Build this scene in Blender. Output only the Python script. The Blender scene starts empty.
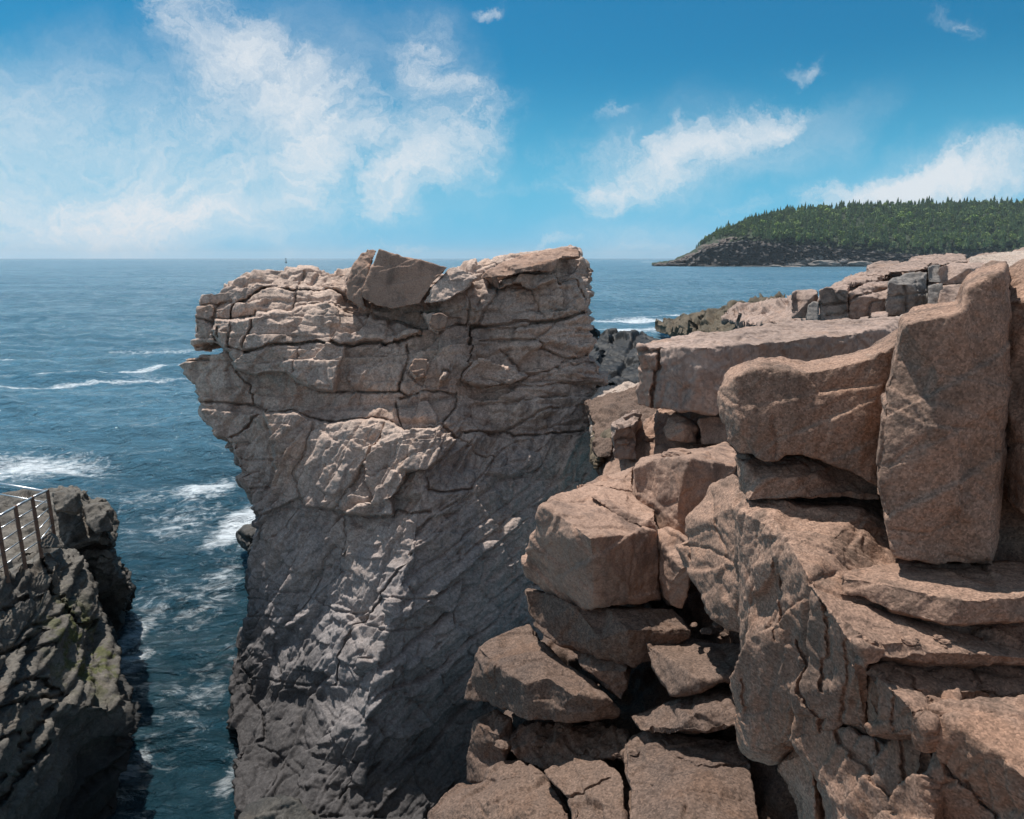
import bpy, bmesh, math, random, time
import numpy as np
from mathutils import Vector, Matrix
from mathutils.geometry import delaunay_2d_cdt
T0 = time.time()
sc = bpy.context.scene
COL = sc.collection
random.seed(7)
QUICK = False

# ------------------------------------------------------------------ camera
FPX = 682.67; PITCH = math.radians(12.52); CH = 11.0
cp, sp = math.cos(PITCH), math.sin(PITCH)
camd = bpy.data.cameras.new('camera'); camd.lens = 24.0; camd.sensor_width = 36.0
camd.clip_start = 0.1; camd.clip_end = 60000
cam = bpy.data.objects.new('camera', camd); COL.objects.link(cam)
cam.location = (0, 0, CH); cam.rotation_euler = (math.radians(90) - PITCH, 0, 0)
sc.camera = cam

def ray(px, py):
    u = (px - 512.0) / FPX; v = (409.5 - py) / FPX
    dy = cp + v * sp; dz = -sp + v * cp
    return u / dy, dz / dy            # x and z per metre of forward distance
def W(px, py, Y):
    a, b = ray(px, py)
    return (a * Y, Y, CH + b * Y)
def proj(P):
    x = P[:, 0]; y = P[:, 1]; z = P[:, 2] - CH
    d = y * cp - z * sp; v = y * sp + z * cp
    d = np.maximum(d, 0.05)
    return 512 + FPX * x / d, 409.5 - FPX * v / d

# ------------------------------------------------------------------ noise (numpy)
def _h(ix, iy, iz, s):
    h = (ix.astype(np.uint32) * np.uint32(374761393) + iy.astype(np.uint32) * np.uint32(668265263)
         + iz.astype(np.uint32) * np.uint32(2147483647 - 58) + np.uint32(s * 1274126177 & 0xffffffff))
    h ^= h >> np.uint32(13); h *= np.uint32(1274126177); h ^= h >> np.uint32(16); h *= np.uint32(2246822519); h ^= h >> np.uint32(15)
    return h
GR = np.array([(1,1,0),(-1,1,0),(1,-1,0),(-1,-1,0),(1,0,1),(-1,0,1),(1,0,-1),(-1,0,-1),(0,1,1),(0,-1,1),(0,1,-1),(0,-1,-1),(1,1,0),(-1,1,0),(0,-1,1),(0,-1,-1)], np.float32)
def perlin(P, s=0):
    P = np.asarray(P, np.float32)
    i = np.floor(P).astype(np.int32); f = P - i
    u = f * f * f * (f * (f * 6 - 15) + 10)
    out = np.zeros(len(P), np.float32)
    for dx in (0, 1):
        wx = u[:, 0] if dx else 1 - u[:, 0]
        for dy in (0, 1):
            wy = u[:, 1] if dy else 1 - u[:, 1]
            for dz in (0, 1):
                wz = u[:, 2] if dz else 1 - u[:, 2]
                g = GR[_h(i[:, 0] + dx, i[:, 1] + dy, i[:, 2] + dz, s) & np.uint32(15)]
                out += wx * wy * wz * (g[:, 0] * (f[:, 0] - dx) + g[:, 1] * (f[:, 1] - dy) + g[:, 2] * (f[:, 2] - dz))
    return out
def fbm(P, o=4, s=0, gain=.5):
    r = np.zeros(len(P), np.float32); a = 1.0; P = np.asarray(P, np.float32).copy()
    for k in range(o):
        r += a * perlin(P, s + k * 17); P = P * 2.03 + 3.7; a *= gain
    return r
def ridged(P, o=4, s=0, gain=.5):
    r = np.zeros(len(P), np.float32); a = 1.0; P = np.asarray(P, np.float32).copy()
    for k in range(o):
        r += a * (1 - 2 * np.abs(perlin(P, s + k * 17))); P = P * 2.07 + 1.3; a *= gain
    return r
def worley(P, s=0):
    P = np.asarray(P, np.float32); i = np.floor(P).astype(np.int32); n = len(P)
    f1 = np.full(n, 9, np.float32); f2 = f1.copy(); idh = np.zeros(n, np.uint32); vec = np.zeros((n, 3), np.float32)
    for dx in (-1, 0, 1):
        for dy in (-1, 0, 1):
            for dz in (-1, 0, 1):
                cx, cy, cz = i[:, 0] + dx, i[:, 1] + dy, i[:, 2] + dz
                h = _h(cx, cy, cz, s)
                px = cx + (h & np.uint32(1023)) / 1023.0; py = cy + ((h >> np.uint32(10)) & np.uint32(1023)) / 1023.0; pz = cz + ((h >> np.uint32(20)) & np.uint32(1023)) / 1023.0
                d = np.stack([P[:, 0] - px, P[:, 1] - py, P[:, 2] - pz], 1).astype(np.float32)
                a = np.abs(d); q = a[:, 0]**3 + a[:, 1]**3 + a[:, 2]**3
                m = q < f1
                f2 = np.where(m, f1, np.minimum(f2, q)); f1 = np.where(m, q, f1)
                idh = np.where(m, h, idh); vec[m] = d[m]
    return np.cbrt(f1), np.cbrt(f2), idh, vec
def rotm(ax, ay, az):
    return np.array((Matrix.Rotation(math.radians(az), 3, 'Z') @ Matrix.Rotation(math.radians(ay), 3, 'Y') @ Matrix.Rotation(math.radians(ax), 3, 'X')), np.float32)
def sstep(a, b, x):
    t = np.clip((x - a) / (b - a), 0, 1); return t * t * (3 - 2 * t)

# ------------------------------------------------------------------ object helpers
def link_mesh(name, V, F, mat, parent=None, smooth=True, origin=None):
    V = np.asarray(V, np.float32)
    if origin is None:
        lo, hi = V.min(0), V.max(0); origin = ((lo[0] + hi[0]) / 2, (lo[1] + hi[1]) / 2, lo[2])
    me = bpy.data.meshes.new(name)
    Vl = V - np.array(origin, np.float32)
    if isinstance(F, np.ndarray) and F.ndim == 2:
        n, k = F.shape
        me.vertices.add(len(Vl)); me.vertices.foreach_set('co', Vl.ravel())
        me.loops.add(n * k); me.loops.foreach_set('vertex_index', F.astype(np.int32).ravel())
        me.polygons.add(n); me.polygons.foreach_set('loop_start', np.arange(0, n * k, k, dtype=np.int32))
        me.update(calc_edges=True)
    else:
        me.from_pydata([tuple(v) for v in Vl], [], [tuple(f) for f in F]); me.update()
    me.polygons.foreach_set('use_smooth', np.full(len(me.polygons), smooth, bool))
    if mat: me.materials.append(mat)
    o = bpy.data.objects.new(name, me); COL.objects.link(o)
    if parent is None: o.location = origin
    else:
        o.parent = parent; o.location = Vector(origin) - parent.location
    return o
def tag(o, label=None, cat=None, group=None, kind=None):
    if label: o['label'] = label
    if cat: o['category'] = cat
    if group: o['group'] = group
    if kind: o['kind'] = kind
    return o
def empty(name, loc):
    o = bpy.data.objects.new(name, None); COL.objects.link(o); o.location = loc; o.empty_display_size = .2
    return o

def remesh(V, F, vox):
    me = bpy.data.meshes.new('tmp'); me.from_pydata([tuple(v) for v in V], [], F); me.update()
    bm = bmesh.new(); bm.from_mesh(me); bmesh.ops.recalc_face_normals(bm, faces=bm.faces); bm.to_mesh(me); bm.free()
    o = bpy.data.objects.new('tmp', me); COL.objects.link(o)
    m = o.modifiers.new('r', 'REMESH'); m.mode = 'VOXEL'; m.voxel_size = vox; m.adaptivity = 0
    dg = bpy.context.evaluated_depsgraph_get(); dg.update()
    e = o.evaluated_get(dg); em = e.to_mesh()
    n = len(em.vertices); co = np.empty(n * 3, np.float32); em.vertices.foreach_get('co', co)
    q = np.empty(len(em.loops), np.int32); em.loops.foreach_get('vertex_index', q)
    tot = np.empty(len(em.polygons), np.int32); em.polygons.foreach_get('loop_total', tot)
    assert (tot == 4).all()
    e.to_mesh_clear(); bpy.data.objects.remove(o); bpy.data.meshes.remove(me)
    return co.reshape(-1, 3), q.reshape(-1, 4)
def edges_of(Q):
    e = np.concatenate([Q[:, [0, 1]], Q[:, [1, 2]], Q[:, [2, 3]], Q[:, [3, 0]]])
    return e
def smooth(V, Q, it, lam=.5):
    e = edges_of(Q); n = len(V)
    cnt = np.bincount(e[:, 0], minlength=n) + np.bincount(e[:, 1], minlength=n)
    cnt = np.maximum(cnt, 1)
    for _ in range(it):
        A = np.empty_like(V)
        for k in range(V.shape[1]):
            A[:, k] = (np.bincount(e[:, 0], V[e[:, 1], k], minlength=n) + np.bincount(e[:, 1], V[e[:, 0], k], minlength=n)) / cnt
        V = V + lam * (A - V)
    return V.astype(np.float32)
def normals(V, Q):
    n = np.cross(V[Q[:, 2]] - V[Q[:, 0]], V[Q[:, 3]] - V[Q[:, 1]])
    N = np.zeros_like(V)
    for k in range(4):
        for c in range(3): N[:, c] += np.bincount(Q[:, k], n[:, c], minlength=len(V)).astype(np.float32)
    return N / np.maximum(np.linalg.norm(N, axis=1, keepdims=True), 1e-9)

# ------------------------------------------------------------------ a rock: traced front corners with real distances, closed behind
def solid(out, inner=(), creases=(), thick=1.5, shrink=.9):
    pts = list(out) + list(inner); no = len(out)
    c2 = [Vector((p[0], p[1])) for p in pts]
    r = delaunay_2d_cdt(c2, [tuple(c) for c in creases], [list(range(no))], 1, 1e-4)
    vs, fs, ov = r[0], r[2], r[3]
    P3 = []
    for k, v in enumerate(vs):
        if ov[k]: Y = pts[ov[k][0]][2]
        else:
            d = [((v.x - p[0])**2 + (v.y - p[1])**2 + 1e-6, p[2]) for p in pts]; d.sort()
            w = [1 / a for a, _ in d[:3]]; Y = sum(a * b[1] for a, b in zip(w, d[:3])) / sum(w)
        P3.append((v.x, v.y, Y))
    cx = sum(p[0] for p in out) / no; cy = sum(p[1] for p in out) / no
    n = len(P3)
    V = [W(*p) for p in P3] + [W(cx + (p[0] - cx) * shrink, cy + (p[1] - cy) * shrink, p[2] + thick) for p in P3]
    F = [list(f) for f in fs] + [[i + n for i in reversed(f)] for f in fs]
    ec = {}
    for f in fs:
        for a, b in zip(f, list(f[1:]) + [f[0]]): ec[(a, b)] = 1
    for (a, b) in list(ec):
        if (b, a) not in ec: F.append([b, a, a + n, b + n])
    return V, F

class Trace:
    """crack lines and block steps, kept on a 2x raster so that vertices can look them up"""
    def __init__(s, box, cracks, offs=(), amp=0.0, wob=1.2, seed=3, blur=1.0, tilt=0.0):
        s.x0, s.y0, x1, y1 = box; s.R = 2; w, h = int((x1 - s.x0) * 2), int((y1 - s.y0) * 2)
        yy, xx = np.mgrid[0:h, 0:w].astype(np.float32); gx = s.x0 + xx / 2; gy = s.y0 + yy / 2
        Q = np.stack([gx.ravel() / 9, gy.ravel() / 9, np.zeros(w * h)], 1)
        gx = gx + wob * 2 * fbm(Q, 3, seed, .7).reshape(h, w); gy = gy + wob * 2 * fbm(Q, 3, seed + 50, .7).reshape(h, w)
        s.d = np.zeros((h, w), np.float32); wall = np.zeros((h, w), bool)
        for cr in cracks:
            wd, dp = cr[0], cr[1]; L = cr[2]
            for (ax, ay), (bx, by) in zip(L[:-1], L[1:]):
                m = wd * 2 + 4
                ix0 = max(0, int((min(ax, bx) - m - s.x0) * 2)); ix1 = min(w, int((max(ax, bx) + m - s.x0) * 2) + 1)
                iy0 = max(0, int((min(ay, by) - m - s.y0) * 2)); iy1 = min(h, int((max(ay, by) + m - s.y0) * 2) + 1)
                if ix1 <= ix0 or iy1 <= iy0: continue
                X = gx[iy0:iy1, ix0:ix1]; Yv = gy[iy0:iy1, ix0:ix1]
                dx, dy = bx - ax, by - ay; t = np.clip(((X - ax) * dx + (Yv - ay) * dy) / (dx * dx + dy * dy + 1e-9), 0, 1)
                D = np.hypot(X - ax - t * dx, Yv - ay - t * dy)
                s.d[iy0:iy1, ix0:ix1] = np.maximum(s.d[iy0:iy1, ix0:ix1], dp * np.clip(1 - (D / wd), 0, 1)**.8)
                wall[iy0:iy1, ix0:ix1] |= D < .75
        s.c = np.zeros((h, w), np.float32)
        if amp > 0 or offs:
            lab = np.zeros((h, w), np.int32); lab[wall] = -1; nl = 0
            rng = random.Random(seed); flat = lab.ravel()
            val = [0.0]
            for st in range(0, h * w, 1):
                if flat[st] != 0: continue
                nl += 1; stack = [st]; flat[st] = nl; size = 0
                while stack:
                    q = stack.pop(); size += 1; x = q % w
                    for r_, ok in ((q - 1, x > 0), (q + 1, x < w - 1), (q - w, q >= w), (q + w, q < h * w - w)):
                        if ok and flat[r_] == 0: flat[r_] = nl; stack.append(r_)
                val.append(rng.uniform(-amp, amp))
            big = np.bincount(flat[flat > 0]).argmax(); val[big] = 0
            for (ox, oy, v) in offs:
                l = lab[int((oy - s.y0) * 2), int((ox - s.x0) * 2)]
                if l > 0: val[l] = v
            va = np.array(val, np.float32); s.c = np.where(lab > 0, va[np.maximum(lab, 0)], 0)
            if tilt:
                l_ = np.maximum(lab, 0).ravel(); nb = l_.max() + 1; Y_, X_ = np.mgrid[0:h, 0:w]
                cn = np.maximum(np.bincount(l_, minlength=nb), 1); mx = np.bincount(l_, X_.ravel(), nb) / cn; my = np.bincount(l_, Y_.ravel(), nb) / cn
                g = np.random.default_rng(seed).uniform(-tilt, tilt, (nb, 2)); g[big] = 0
                s.c = s.c + np.clip((X_ - mx[lab.clip(0)]) * g[:, 0][lab.clip(0)] + (Y_ - my[lab.clip(0)]) * g[:, 1][lab.clip(0)], -.2, .2).astype(np.float32) * (lab > 0)
            for _ in range(3):      # close the walls
                m = lab < 0
                for sh in ((1, 0), (-1, 0), (0, 1), (0, -1)):
                    r_ = np.roll(lab, sh, (0, 1)); rc = np.roll(s.c, sh, (0, 1)); k = m & (r_ > 0)
                    s.c[k] = rc[k]; lab[k] = r_[k]; m = lab < 0
        s.s = s.d + s.c
        for _ in range(int(round(blur * 2))):
            q = np.pad(s.s, 1, mode='edge'); s.s = (q[:-2, 1:-1] + q[2:, 1:-1] + q[1:-1, :-2] + q[1:-1, 2:] + 2 * q[1:-1, 1:-1]) / 6
        s.h, s.w = h, w
    def look(s, px, py):
        fx = np.clip((px - s.x0) * 2, 0, s.w - 1.01); fy = np.clip((py - s.y0) * 2, 0, s.h - 1.01); x = fx.astype(int); y = fy.astype(int); fx = fx - x; fy = fy - y; x1 = np.minimum(x + 1, s.w - 1); y1 = np.minimum(y + 1, s.h - 1)
        inside = (px > s.x0) & (px < s.x0 + s.w / 2) & (py > s.y0) & (py < s.y0 + s.h / 2)
        S = s.s
        return np.where(inside, (S[y, x] * (1 - fx) + S[y, x1] * fx) * (1 - fy) + (S[y1, x] * (1 - fx) + S[y1, x1] * fx) * fy, 0).astype(np.float32)

PRE = {   # displacement presets, metres
 'near':  dict(big=(.014, 1.1), facets=[(.014, 1.5, (1, 1, 1.1), (12, 20, 30), .06), (.006, 5, (1, 1, 1), (40, 10, 70), .08)], chips=(.012, 4.0), fine=(.008, 10, 5)),
 'mid':   dict(big=(.04, .9), facets=[(.05, 1.3, (1, 1, 1.3), (12, 18, 30), .12), (.022, 4.2, (1, 1, 1.3), (40, 10, 70), .15)], chips=(.03, 3.0), fine=(.016, 6, 5)),
 'layer': dict(big=(.05, .8), facets=[(.07, 1.0, (.8, .8, 2.2), (8, 14, 30), .10), (.04, 2.8, (.7, .7, 2.2), (6, 12, 60), .14)], chips=(.05, 2.2), fine=(.028, 4, 5)),
 'cliff': dict(big=(.04, .6), facets=[(.09, .9, (1.1, .9, 1.3), (8, 28, 30), .20), (.032, 2.2, (1.2, .9, 1.4), (6, 28, 60), .2)], chips=(.025, 2.0), fine=(.014, 4.5, 4)),
 'dark':  dict(big=(.10, .6), facets=[(.08, .9, (.7, .9, 1.6), (14, -22, 20), .12), (.04, 2.4, (.6, .9, 1.8), (16, -26, 20), .14)], chips=(.06, 1.8), fine=(.035, 3.2, 6)),
 'far':   dict(big=(.25, .25), facets=[(.35, .35, (.8, .8, 2.2), (5, 6, 20), .15), (.16, 1.0, (.8, .8, 2.), (5, 6, 60), .15)], chips=(.1, 1.0), fine=(.08, 1.5, 4)),
}
def blockd(P, eu, eh, th, ln, seed, amp, tilt, crack=.05, cw=.03, skew=.3, warp=.12):
    """offsets of a jointed rock face: layers of uneven thickness, each split into blocks that stand out or back and tilt"""
    h = P @ np.array(eh, np.float32); u = P @ np.array(eu, np.float32)
    wv = fbm(P * (.45 / th) * .6, 3, seed + 3); h = h + warp * th * wv * 2; u = u + warp * ln * fbm(P * .7, 2, seed + 9)
    hh = h / th; hh = hh + .28 * np.sin(hh * 2.3 + seed) + .2 * np.sin(hh * .9 + 2 * seed)
    i = np.floor(hh).astype(np.int32); fh = hh - i - .5; z = np.zeros_like(i)
    r = (_h(i, z + seed, z, 3) & np.uint32(1023)) / 1023.0
    uu = u / ln * (.65 + .8 * r) + r * 37 + skew * fh
    j = np.floor(uu).astype(np.int32); fu = uu - j - .5
    q = _h(i, j, z + seed, 11); f = lambda b: ((q >> np.uint32(b)) & np.uint32(127)) / 127.0 - .5
    d = amp * (.7 * f(0) + .6 * (r - .5)) + tilt * (f(8) * fu * 2 + (f(16) - .15) * fh * 2)
    eh_ = (.5 - np.abs(fh)) * th; eu_ = (.5 - np.abs(fu)) * ln
    d = d + crack * np.maximum(np.clip(1 - eh_ / cw, 0, 1), np.clip(1 - eu_ / cw, 0, 1) * (f(22) > -.1))
    return d.astype(np.float32)
NV = 0
def detail(V, Q, pre, seed=0, k=1.0, N=None):
    N = normals(V, Q) if N is None else N; P = V.astype(np.float32)
    p = PRE[pre]
    a, s_ = p['big']; d = a * fbm(P * s_, 3, seed)
    wp = P + .10 / p['fine'][1] * 6 * np.stack([perlin(P * p['fine'][1] * .35, seed + q) for q in (1, 2, 3)], 1)
    dF = np.zeros(len(V), np.float32)
    for (a, s_, sc3, ro, tilt) in p['facets']:
        Rm = rotm(*ro); C = (wp @ Rm) * s_ * np.array(sc3, np.float32)
        f1, f2, ih, vec = worley(C, seed + 5)
        r = (ih & np.uint32(255)) / 255.0 - .5
        g = np.stack([((ih >> np.uint32(b)) & np.uint32(63)) / 63.0 - .5 for b in (8, 14, 20)], 1)
        dF += a * 1.2 * r + tilt / s_ * (vec * g).sum(1)
        crk = ((ih >> np.uint32(26)) & np.uint32(3)) > 0
        dF -= a * .8 * np.clip(1 - (f2 - f1) / .06, 0, 1) * crk
    d += smooth(dF[:, None], Q, 2, .6)[:, 0]
    a, s_ = p['chips']; rr = ridged(P * s_, 4, seed + 9, .55); d -= a * np.clip(rr - .35, 0, 2)**1.3
    a, s_, o_ = p['fine']; d += a * fbm(P * s_, o_, seed + 21, .6)
    return V + N * (d * k)[:, None].astype(np.float32)
def rock_mesh(out, inner=(), creases=(), thick=1.5, vox=.03, pre='mid', shrink=.9, seed=0, tr=None, rnd=2, k=1.0, extra=None):
    global NV
    V, F = solid(out, inner, creases, thick, shrink)
    V, Q = remesh(V, F, vox)
    V = smooth(V, Q, rnd); N0 = smooth(normals(V, Q), Q, 2); N0 /= np.maximum(np.linalg.norm(N0, axis=1, keepdims=True), 1e-6)
    if tr is not None:
        N = N0; D = V - np.array([0, 0, CH], np.float32); D /= np.linalg.norm(D, axis=1, keepdims=True)
        fac = sstep(-.6, -.3, -(N * D).sum(1)); px, py = proj(V)
        V = V + D * (tr.look(px, py) * fac)[:, None]
        V = smooth(V, Q, 1, .35)
    if pre in ('near', 'mid') and extra is None:
        a_ = (seed * 37) % 50 - 25; c_, s_ = math.cos(math.radians(a_)), math.sin(math.radians(a_)); f_ = 1 if pre == 'near' else 1.5
        bd = blockd(V, (c_, .35, s_), (-s_, -.25, c_), .42 * f_, .75 * f_, seed, .018 * f_, .034 * f_, .008, .014) + blockd(V, (.2, 1, -.3), (-.6, .3, 1), .5 * f_, .6 * f_, seed + 2, .010 * f_, .026 * f_, .004, .014)
        V = V - N0 * smooth(bd[:, None], Q, 1, .4).astype(np.float32)
    if extra is not None: V = extra(V, Q, N0)
    V = detail(V, Q, pre, seed, k, N0)
    NV += len(V)
    return V, Q
_seed = [10]
def rock(name, label, cat, mat, out, inner=(), creases=(), group=None, kind=None, **kw):
    _seed[0] += 3
    kw.setdefault('seed', _seed[0])
    V, Q = rock_mesh(out, inner, creases, **kw)
    o = link_mesh(name, V, Q, mat)
    return tag(o, label, cat, group, kind)
# ------------------------------------------------------------------ materials
class NT:
    def __init__(s, m):
        m.use_nodes = True; s.t = m.node_tree; s.t.nodes.clear()
    def n(s, typ, ins=None, **props):
        nd = s.t.nodes.new(typ)
        for k, v in props.items(): setattr(nd, k, v)
        for k, v in (ins or {}).items():
            sock = nd.inputs[k]
            if hasattr(v, 'is_output') or isinstance(v, bpy.types.NodeSocket): s.t.links.new(v, sock)
            else: sock.default_value = v
        return nd
    def math(s, op, a, b=0.0, c=None, clamp=False):
        ins = {0: a, 1: b}
        if c is not None: ins[2] = c
        return s.n('ShaderNodeMath', ins, operation=op, use_clamp=clamp).outputs[0]
    def ramp(s, f, a, b, va=0.0, vb=1.0, itp='SMOOTHSTEP'):
        return s.n('ShaderNodeMapRange', {0: f, 1: a, 2: b, 3: va, 4: vb}, interpolation_type=itp).outputs[0]
    def mix(s, f, a, b, bt='MIX'):
        nd = s.n('ShaderNodeMix', data_type='RGBA', blend_type=bt)
        for k, v in ((0, f), (6, a), (7, b)):
            if isinstance(v, bpy.types.NodeSocket): s.t.links.new(v, nd.inputs[k])
            else: nd.inputs[k].default_value = v if k == 0 else (*v, 1) if len(v) == 3 else v
        return nd.outputs[2]
    def noise(s, vec, scale, det=5, rough=.55, dist=0.0):
        return s.n('ShaderNodeTexNoise', {'Vector': vec, 'Scale': scale, 'Detail': det, 'Roughness': rough, 'Distortion': dist}).outputs[0]
    def vmul(s, v, t):
        return s.n('ShaderNodeVectorMath', {0: v, 1: t}, operation='MULTIPLY').outputs[0]

def granite(name, c1, c2, stain, stain_amt=.5, grain=70, grain_amt=.35, bump=.5, bs=16, wet=None, low=None, streak=.3, rough=.88, moss=None):
    m = bpy.data.materials.new(name); t = NT(m)
    pos = t.n('ShaderNodeNewGeometry').outputs['Position']
    a = t.noise(pos, .45, 5, .6)
    col = t.mix(t.ramp(a, .38, .62), c1, c2)
    b = t.noise(pos, 1.7, 7, .68, .4)
    col = t.mix(t.ramp(b, .50, .68, 0, stain_amt), col, stain)
    pale = t.noise(pos, 3.1, 6, .7)
    col = t.mix(t.ramp(pale, .56, .72, 0, .35), col, tuple(min(1, x * 1.45) for x in c1))
    ru = t.noise(pos, 1.1, 5, .65, .8)
    col = t.mix(t.ramp(ru, .52, .66, 0, .28), col, (c1[0] * .95, c1[1] * .74, c1[2] * .56))
    lich = t.noise(t.vmul(pos, (1, 1, 1.3)), 5.5, 8, .75, .3)
    col = t.mix(t.math('MULTIPLY', t.ramp(lich, .60, .70), t.ramp(t.noise(pos, .8, 3, .5), .45, .6, 0, .5)), col, (c1[0] * 1.1, c1[1] * 1.35, c1[2] * 1.5))
    if streak:
        sv = t.noise(t.vmul(pos, (2.6, 2.6, .35)), 1.3, 5, .6)
        col = t.mix(t.ramp(sv, .5, .66, 0, streak), col, tuple(x * .8 for x in stain))
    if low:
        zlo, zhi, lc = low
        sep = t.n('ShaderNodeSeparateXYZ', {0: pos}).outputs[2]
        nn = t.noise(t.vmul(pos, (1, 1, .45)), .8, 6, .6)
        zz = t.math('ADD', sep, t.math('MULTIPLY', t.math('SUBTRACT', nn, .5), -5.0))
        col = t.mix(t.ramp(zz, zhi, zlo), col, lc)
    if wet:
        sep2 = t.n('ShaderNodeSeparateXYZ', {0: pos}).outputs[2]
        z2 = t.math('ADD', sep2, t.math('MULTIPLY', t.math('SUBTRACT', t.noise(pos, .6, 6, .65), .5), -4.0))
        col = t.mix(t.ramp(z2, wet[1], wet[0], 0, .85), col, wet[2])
    if moss:
        mc, ms, mt, box = moss
        mn = t.noise(pos, ms, 6, .65)
        f = t.ramp(mn, mt, mt + .1)
        ctr, rad = box
        d = t.n('ShaderNodeVectorMath', {0: pos, 1: ctr}, operation='DISTANCE').outputs['Value']
        f = t.math('MULTIPLY', f, t.ramp(d, rad, rad * .4))
        col = t.mix(f, col, mc)
    v = t.n('ShaderNodeTexVoronoi', {'Vector': pos, 'Scale': grain})
    gr = t.n('ShaderNodeSeparateColor', {0: v.outputs['Color']}).outputs[0]
    g2 = t.noise(pos, grain * .45, 3, .7)
    gv = t.math('MULTIPLY', t.ramp(gr, 0, 1, 1 - grain_amt * 1.3, 1 + grain_amt, 'LINEAR'), t.ramp(g2, .3, .7, 1 - grain_amt * .8, 1 + grain_amt * .6, 'LINEAR'))
    dk = t.ramp(gr, .82, .86, 1, 1 - grain_amt)
    gv = t.math('MULTIPLY', gv, dk)
    gc = t.n('ShaderNodeCombineColor', {0: gv, 1: gv, 2: gv}).outputs[0]
    col = t.mix(1.0, col, gc, 'MULTIPLY')
    bn = t.noise(pos, bs, 9, .68)
    bn2 = t.noise(pos, bs * .22, 6, .6)
    hgt = t.math('ADD', t.math('MULTIPLY', bn, .07), t.math('MULTIPLY', bn2, .16))
    hgt = t.math('ADD', hgt, t.math('MULTIPLY', gr, .35 / grain))
    bp = t.n('ShaderNodeBump', {'Strength': bump, 'Distance': .5, 'Height': hgt}).outputs[0]
    bsdf = t.n('ShaderNodeBsdfPrincipled', {'Base Color': col, 'Roughness': rough, 'Normal': bp, 'Specular IOR Level': .3})
    out = t.n('ShaderNodeOutputMaterial', {0: bsdf.outputs[0]})
    return m

def simple(name, col, rough=.6, metal=0, var=.25, scale=8):
    m = bpy.data.materials.new(name); t = NT(m)
    pos = t.n('ShaderNodeNewGeometry').outputs['Position']
    f = t.noise(pos, scale, 5, .6)
    c = t.mix(t.ramp(f, .3, .7), tuple(x * (1 - var) for x in col), tuple(x * (1 + var) for x in col))
    b = t.n('ShaderNodeBump', {'Strength': .2, 'Distance': .02, 'Height': f}).outputs[0]
    bs = t.n('ShaderNodeBsdfPrincipled', {'Base Color': c, 'Roughness': rough, 'Metallic': metal, 'Normal': b})
    t.n('ShaderNodeOutputMaterial', {0: bs.outputs[0]}); return m

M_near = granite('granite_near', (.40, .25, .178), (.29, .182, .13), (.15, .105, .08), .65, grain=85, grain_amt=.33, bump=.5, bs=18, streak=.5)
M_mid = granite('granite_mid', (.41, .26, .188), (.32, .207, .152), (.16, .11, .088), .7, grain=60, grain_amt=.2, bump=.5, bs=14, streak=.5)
M_low_shade = granite('granite_low_shade', (.19, .125, .092), (.155, .103, .078), (.09, .066, .055), .5, grain=60, grain_amt=.35, bump=.5, bs=16, streak=.2)  # darker copy of the granite; shade over the low rocks put into its colour
M_pale = granite('granite_pale', (.50, .40, .33), (.43, .33, .27), (.26, .2, .17), .4, grain=48, grain_amt=.28, bump=.45, bs=14, streak=.1)
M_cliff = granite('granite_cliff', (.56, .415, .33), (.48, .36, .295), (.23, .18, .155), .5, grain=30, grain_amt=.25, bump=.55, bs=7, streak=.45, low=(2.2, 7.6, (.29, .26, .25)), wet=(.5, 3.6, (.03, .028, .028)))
M_dark = granite('wet_dark_rock', (.165, .145, .12), (.12, .106, .09), (.04, .038, .036), .7, grain=30, grain_amt=.25, bump=.6, bs=7, streak=.2, rough=.75, low=(.8, 3.2, (.03, .03, .03)))
M_moss = granite('mossy_dark_rock', (.165, .145, .12), (.12, .106, .09), (.04, .038, .036), .7, grain=30, grain_amt=.25, bump=.6, bs=7, streak=.2, rough=.75, low=(.8, 3.2, (.03, .03, .03)), moss=((.085, .088, .03), 2.2, .47, (W(85, 645, 12.6), 1.5)))
M_back = granite('granite_back', (.40, .285, .23), (.32, .23, .185), (.16, .12, .105), .65, grain=20, grain_amt=.2, bump=.55, bs=5, streak=.3)
M_grey = granite('granite_grey', (.27, .235, .21), (.2, .178, .16), (.15, .13, .12), .5, grain=20, grain_amt=.2, bump=.55, bs=5, streak=.3)
M_weed = granite('weedy_rock', (.15, .115, .078), (.10, .083, .058), (.05, .043, .034), .6, grain=12, grain_amt=.2, bump=.6, bs=4, streak=0)
M_black = granite('black_rock', (.018, .017, .017), (.012, .012, .012), (.008, .008, .008), .6, grain=16, grain_amt=.2, bump=.6, bs=5, streak=.1, rough=.6)
# ================================================================== THE MAIN CLIFF
cl_out = [(183,358,17.2),(205,353,17.0),(222,350,16.8),(214,344,16.9),(192,347,17.1),(191,330,17.1),(195,316,17.1),(197,299,17.3),(204,293,17.4),(217,293,17.4),(232,281,17.6),(248,277,17.8),(262,273,18.0),(290,271,18.2),(312,269,18.3),(330,272,18.3),(348,271,18.3),
 (400,275,18.6),(455,268,18.6),(480,266,18.7),(510,258,18.9),(540,252,19.0),(565,249,19.1),(580,250,19.1),(586,257,18.8),(594,267,18.6),(590,280,18.3),(588,305,18.0),(591,315,17.9),(590,335,17.8),(596,340,17.7),(595,354,17.6),(604,362,17.3),(605,375,17.2),(597,387,17.2),(600,420,17),(606,470,16.4),(610,560,15),(590,700,13.5),(520,819,11.4),(510,900,10.0),
 (365,900,9.3),(240,900,8.9),(236,819,10.6),(233,750,12.5),(232,690,14.3),(239,660,14.9),(246,610,15.2),(245,580,15.3),(252,545,15.4),(258,520,15.5),(252,510,15.6),(236,470,15.9),(225,443,16.1),(215,428,16.4),(200,395,16.8),(188,370,17.1)]
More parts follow.
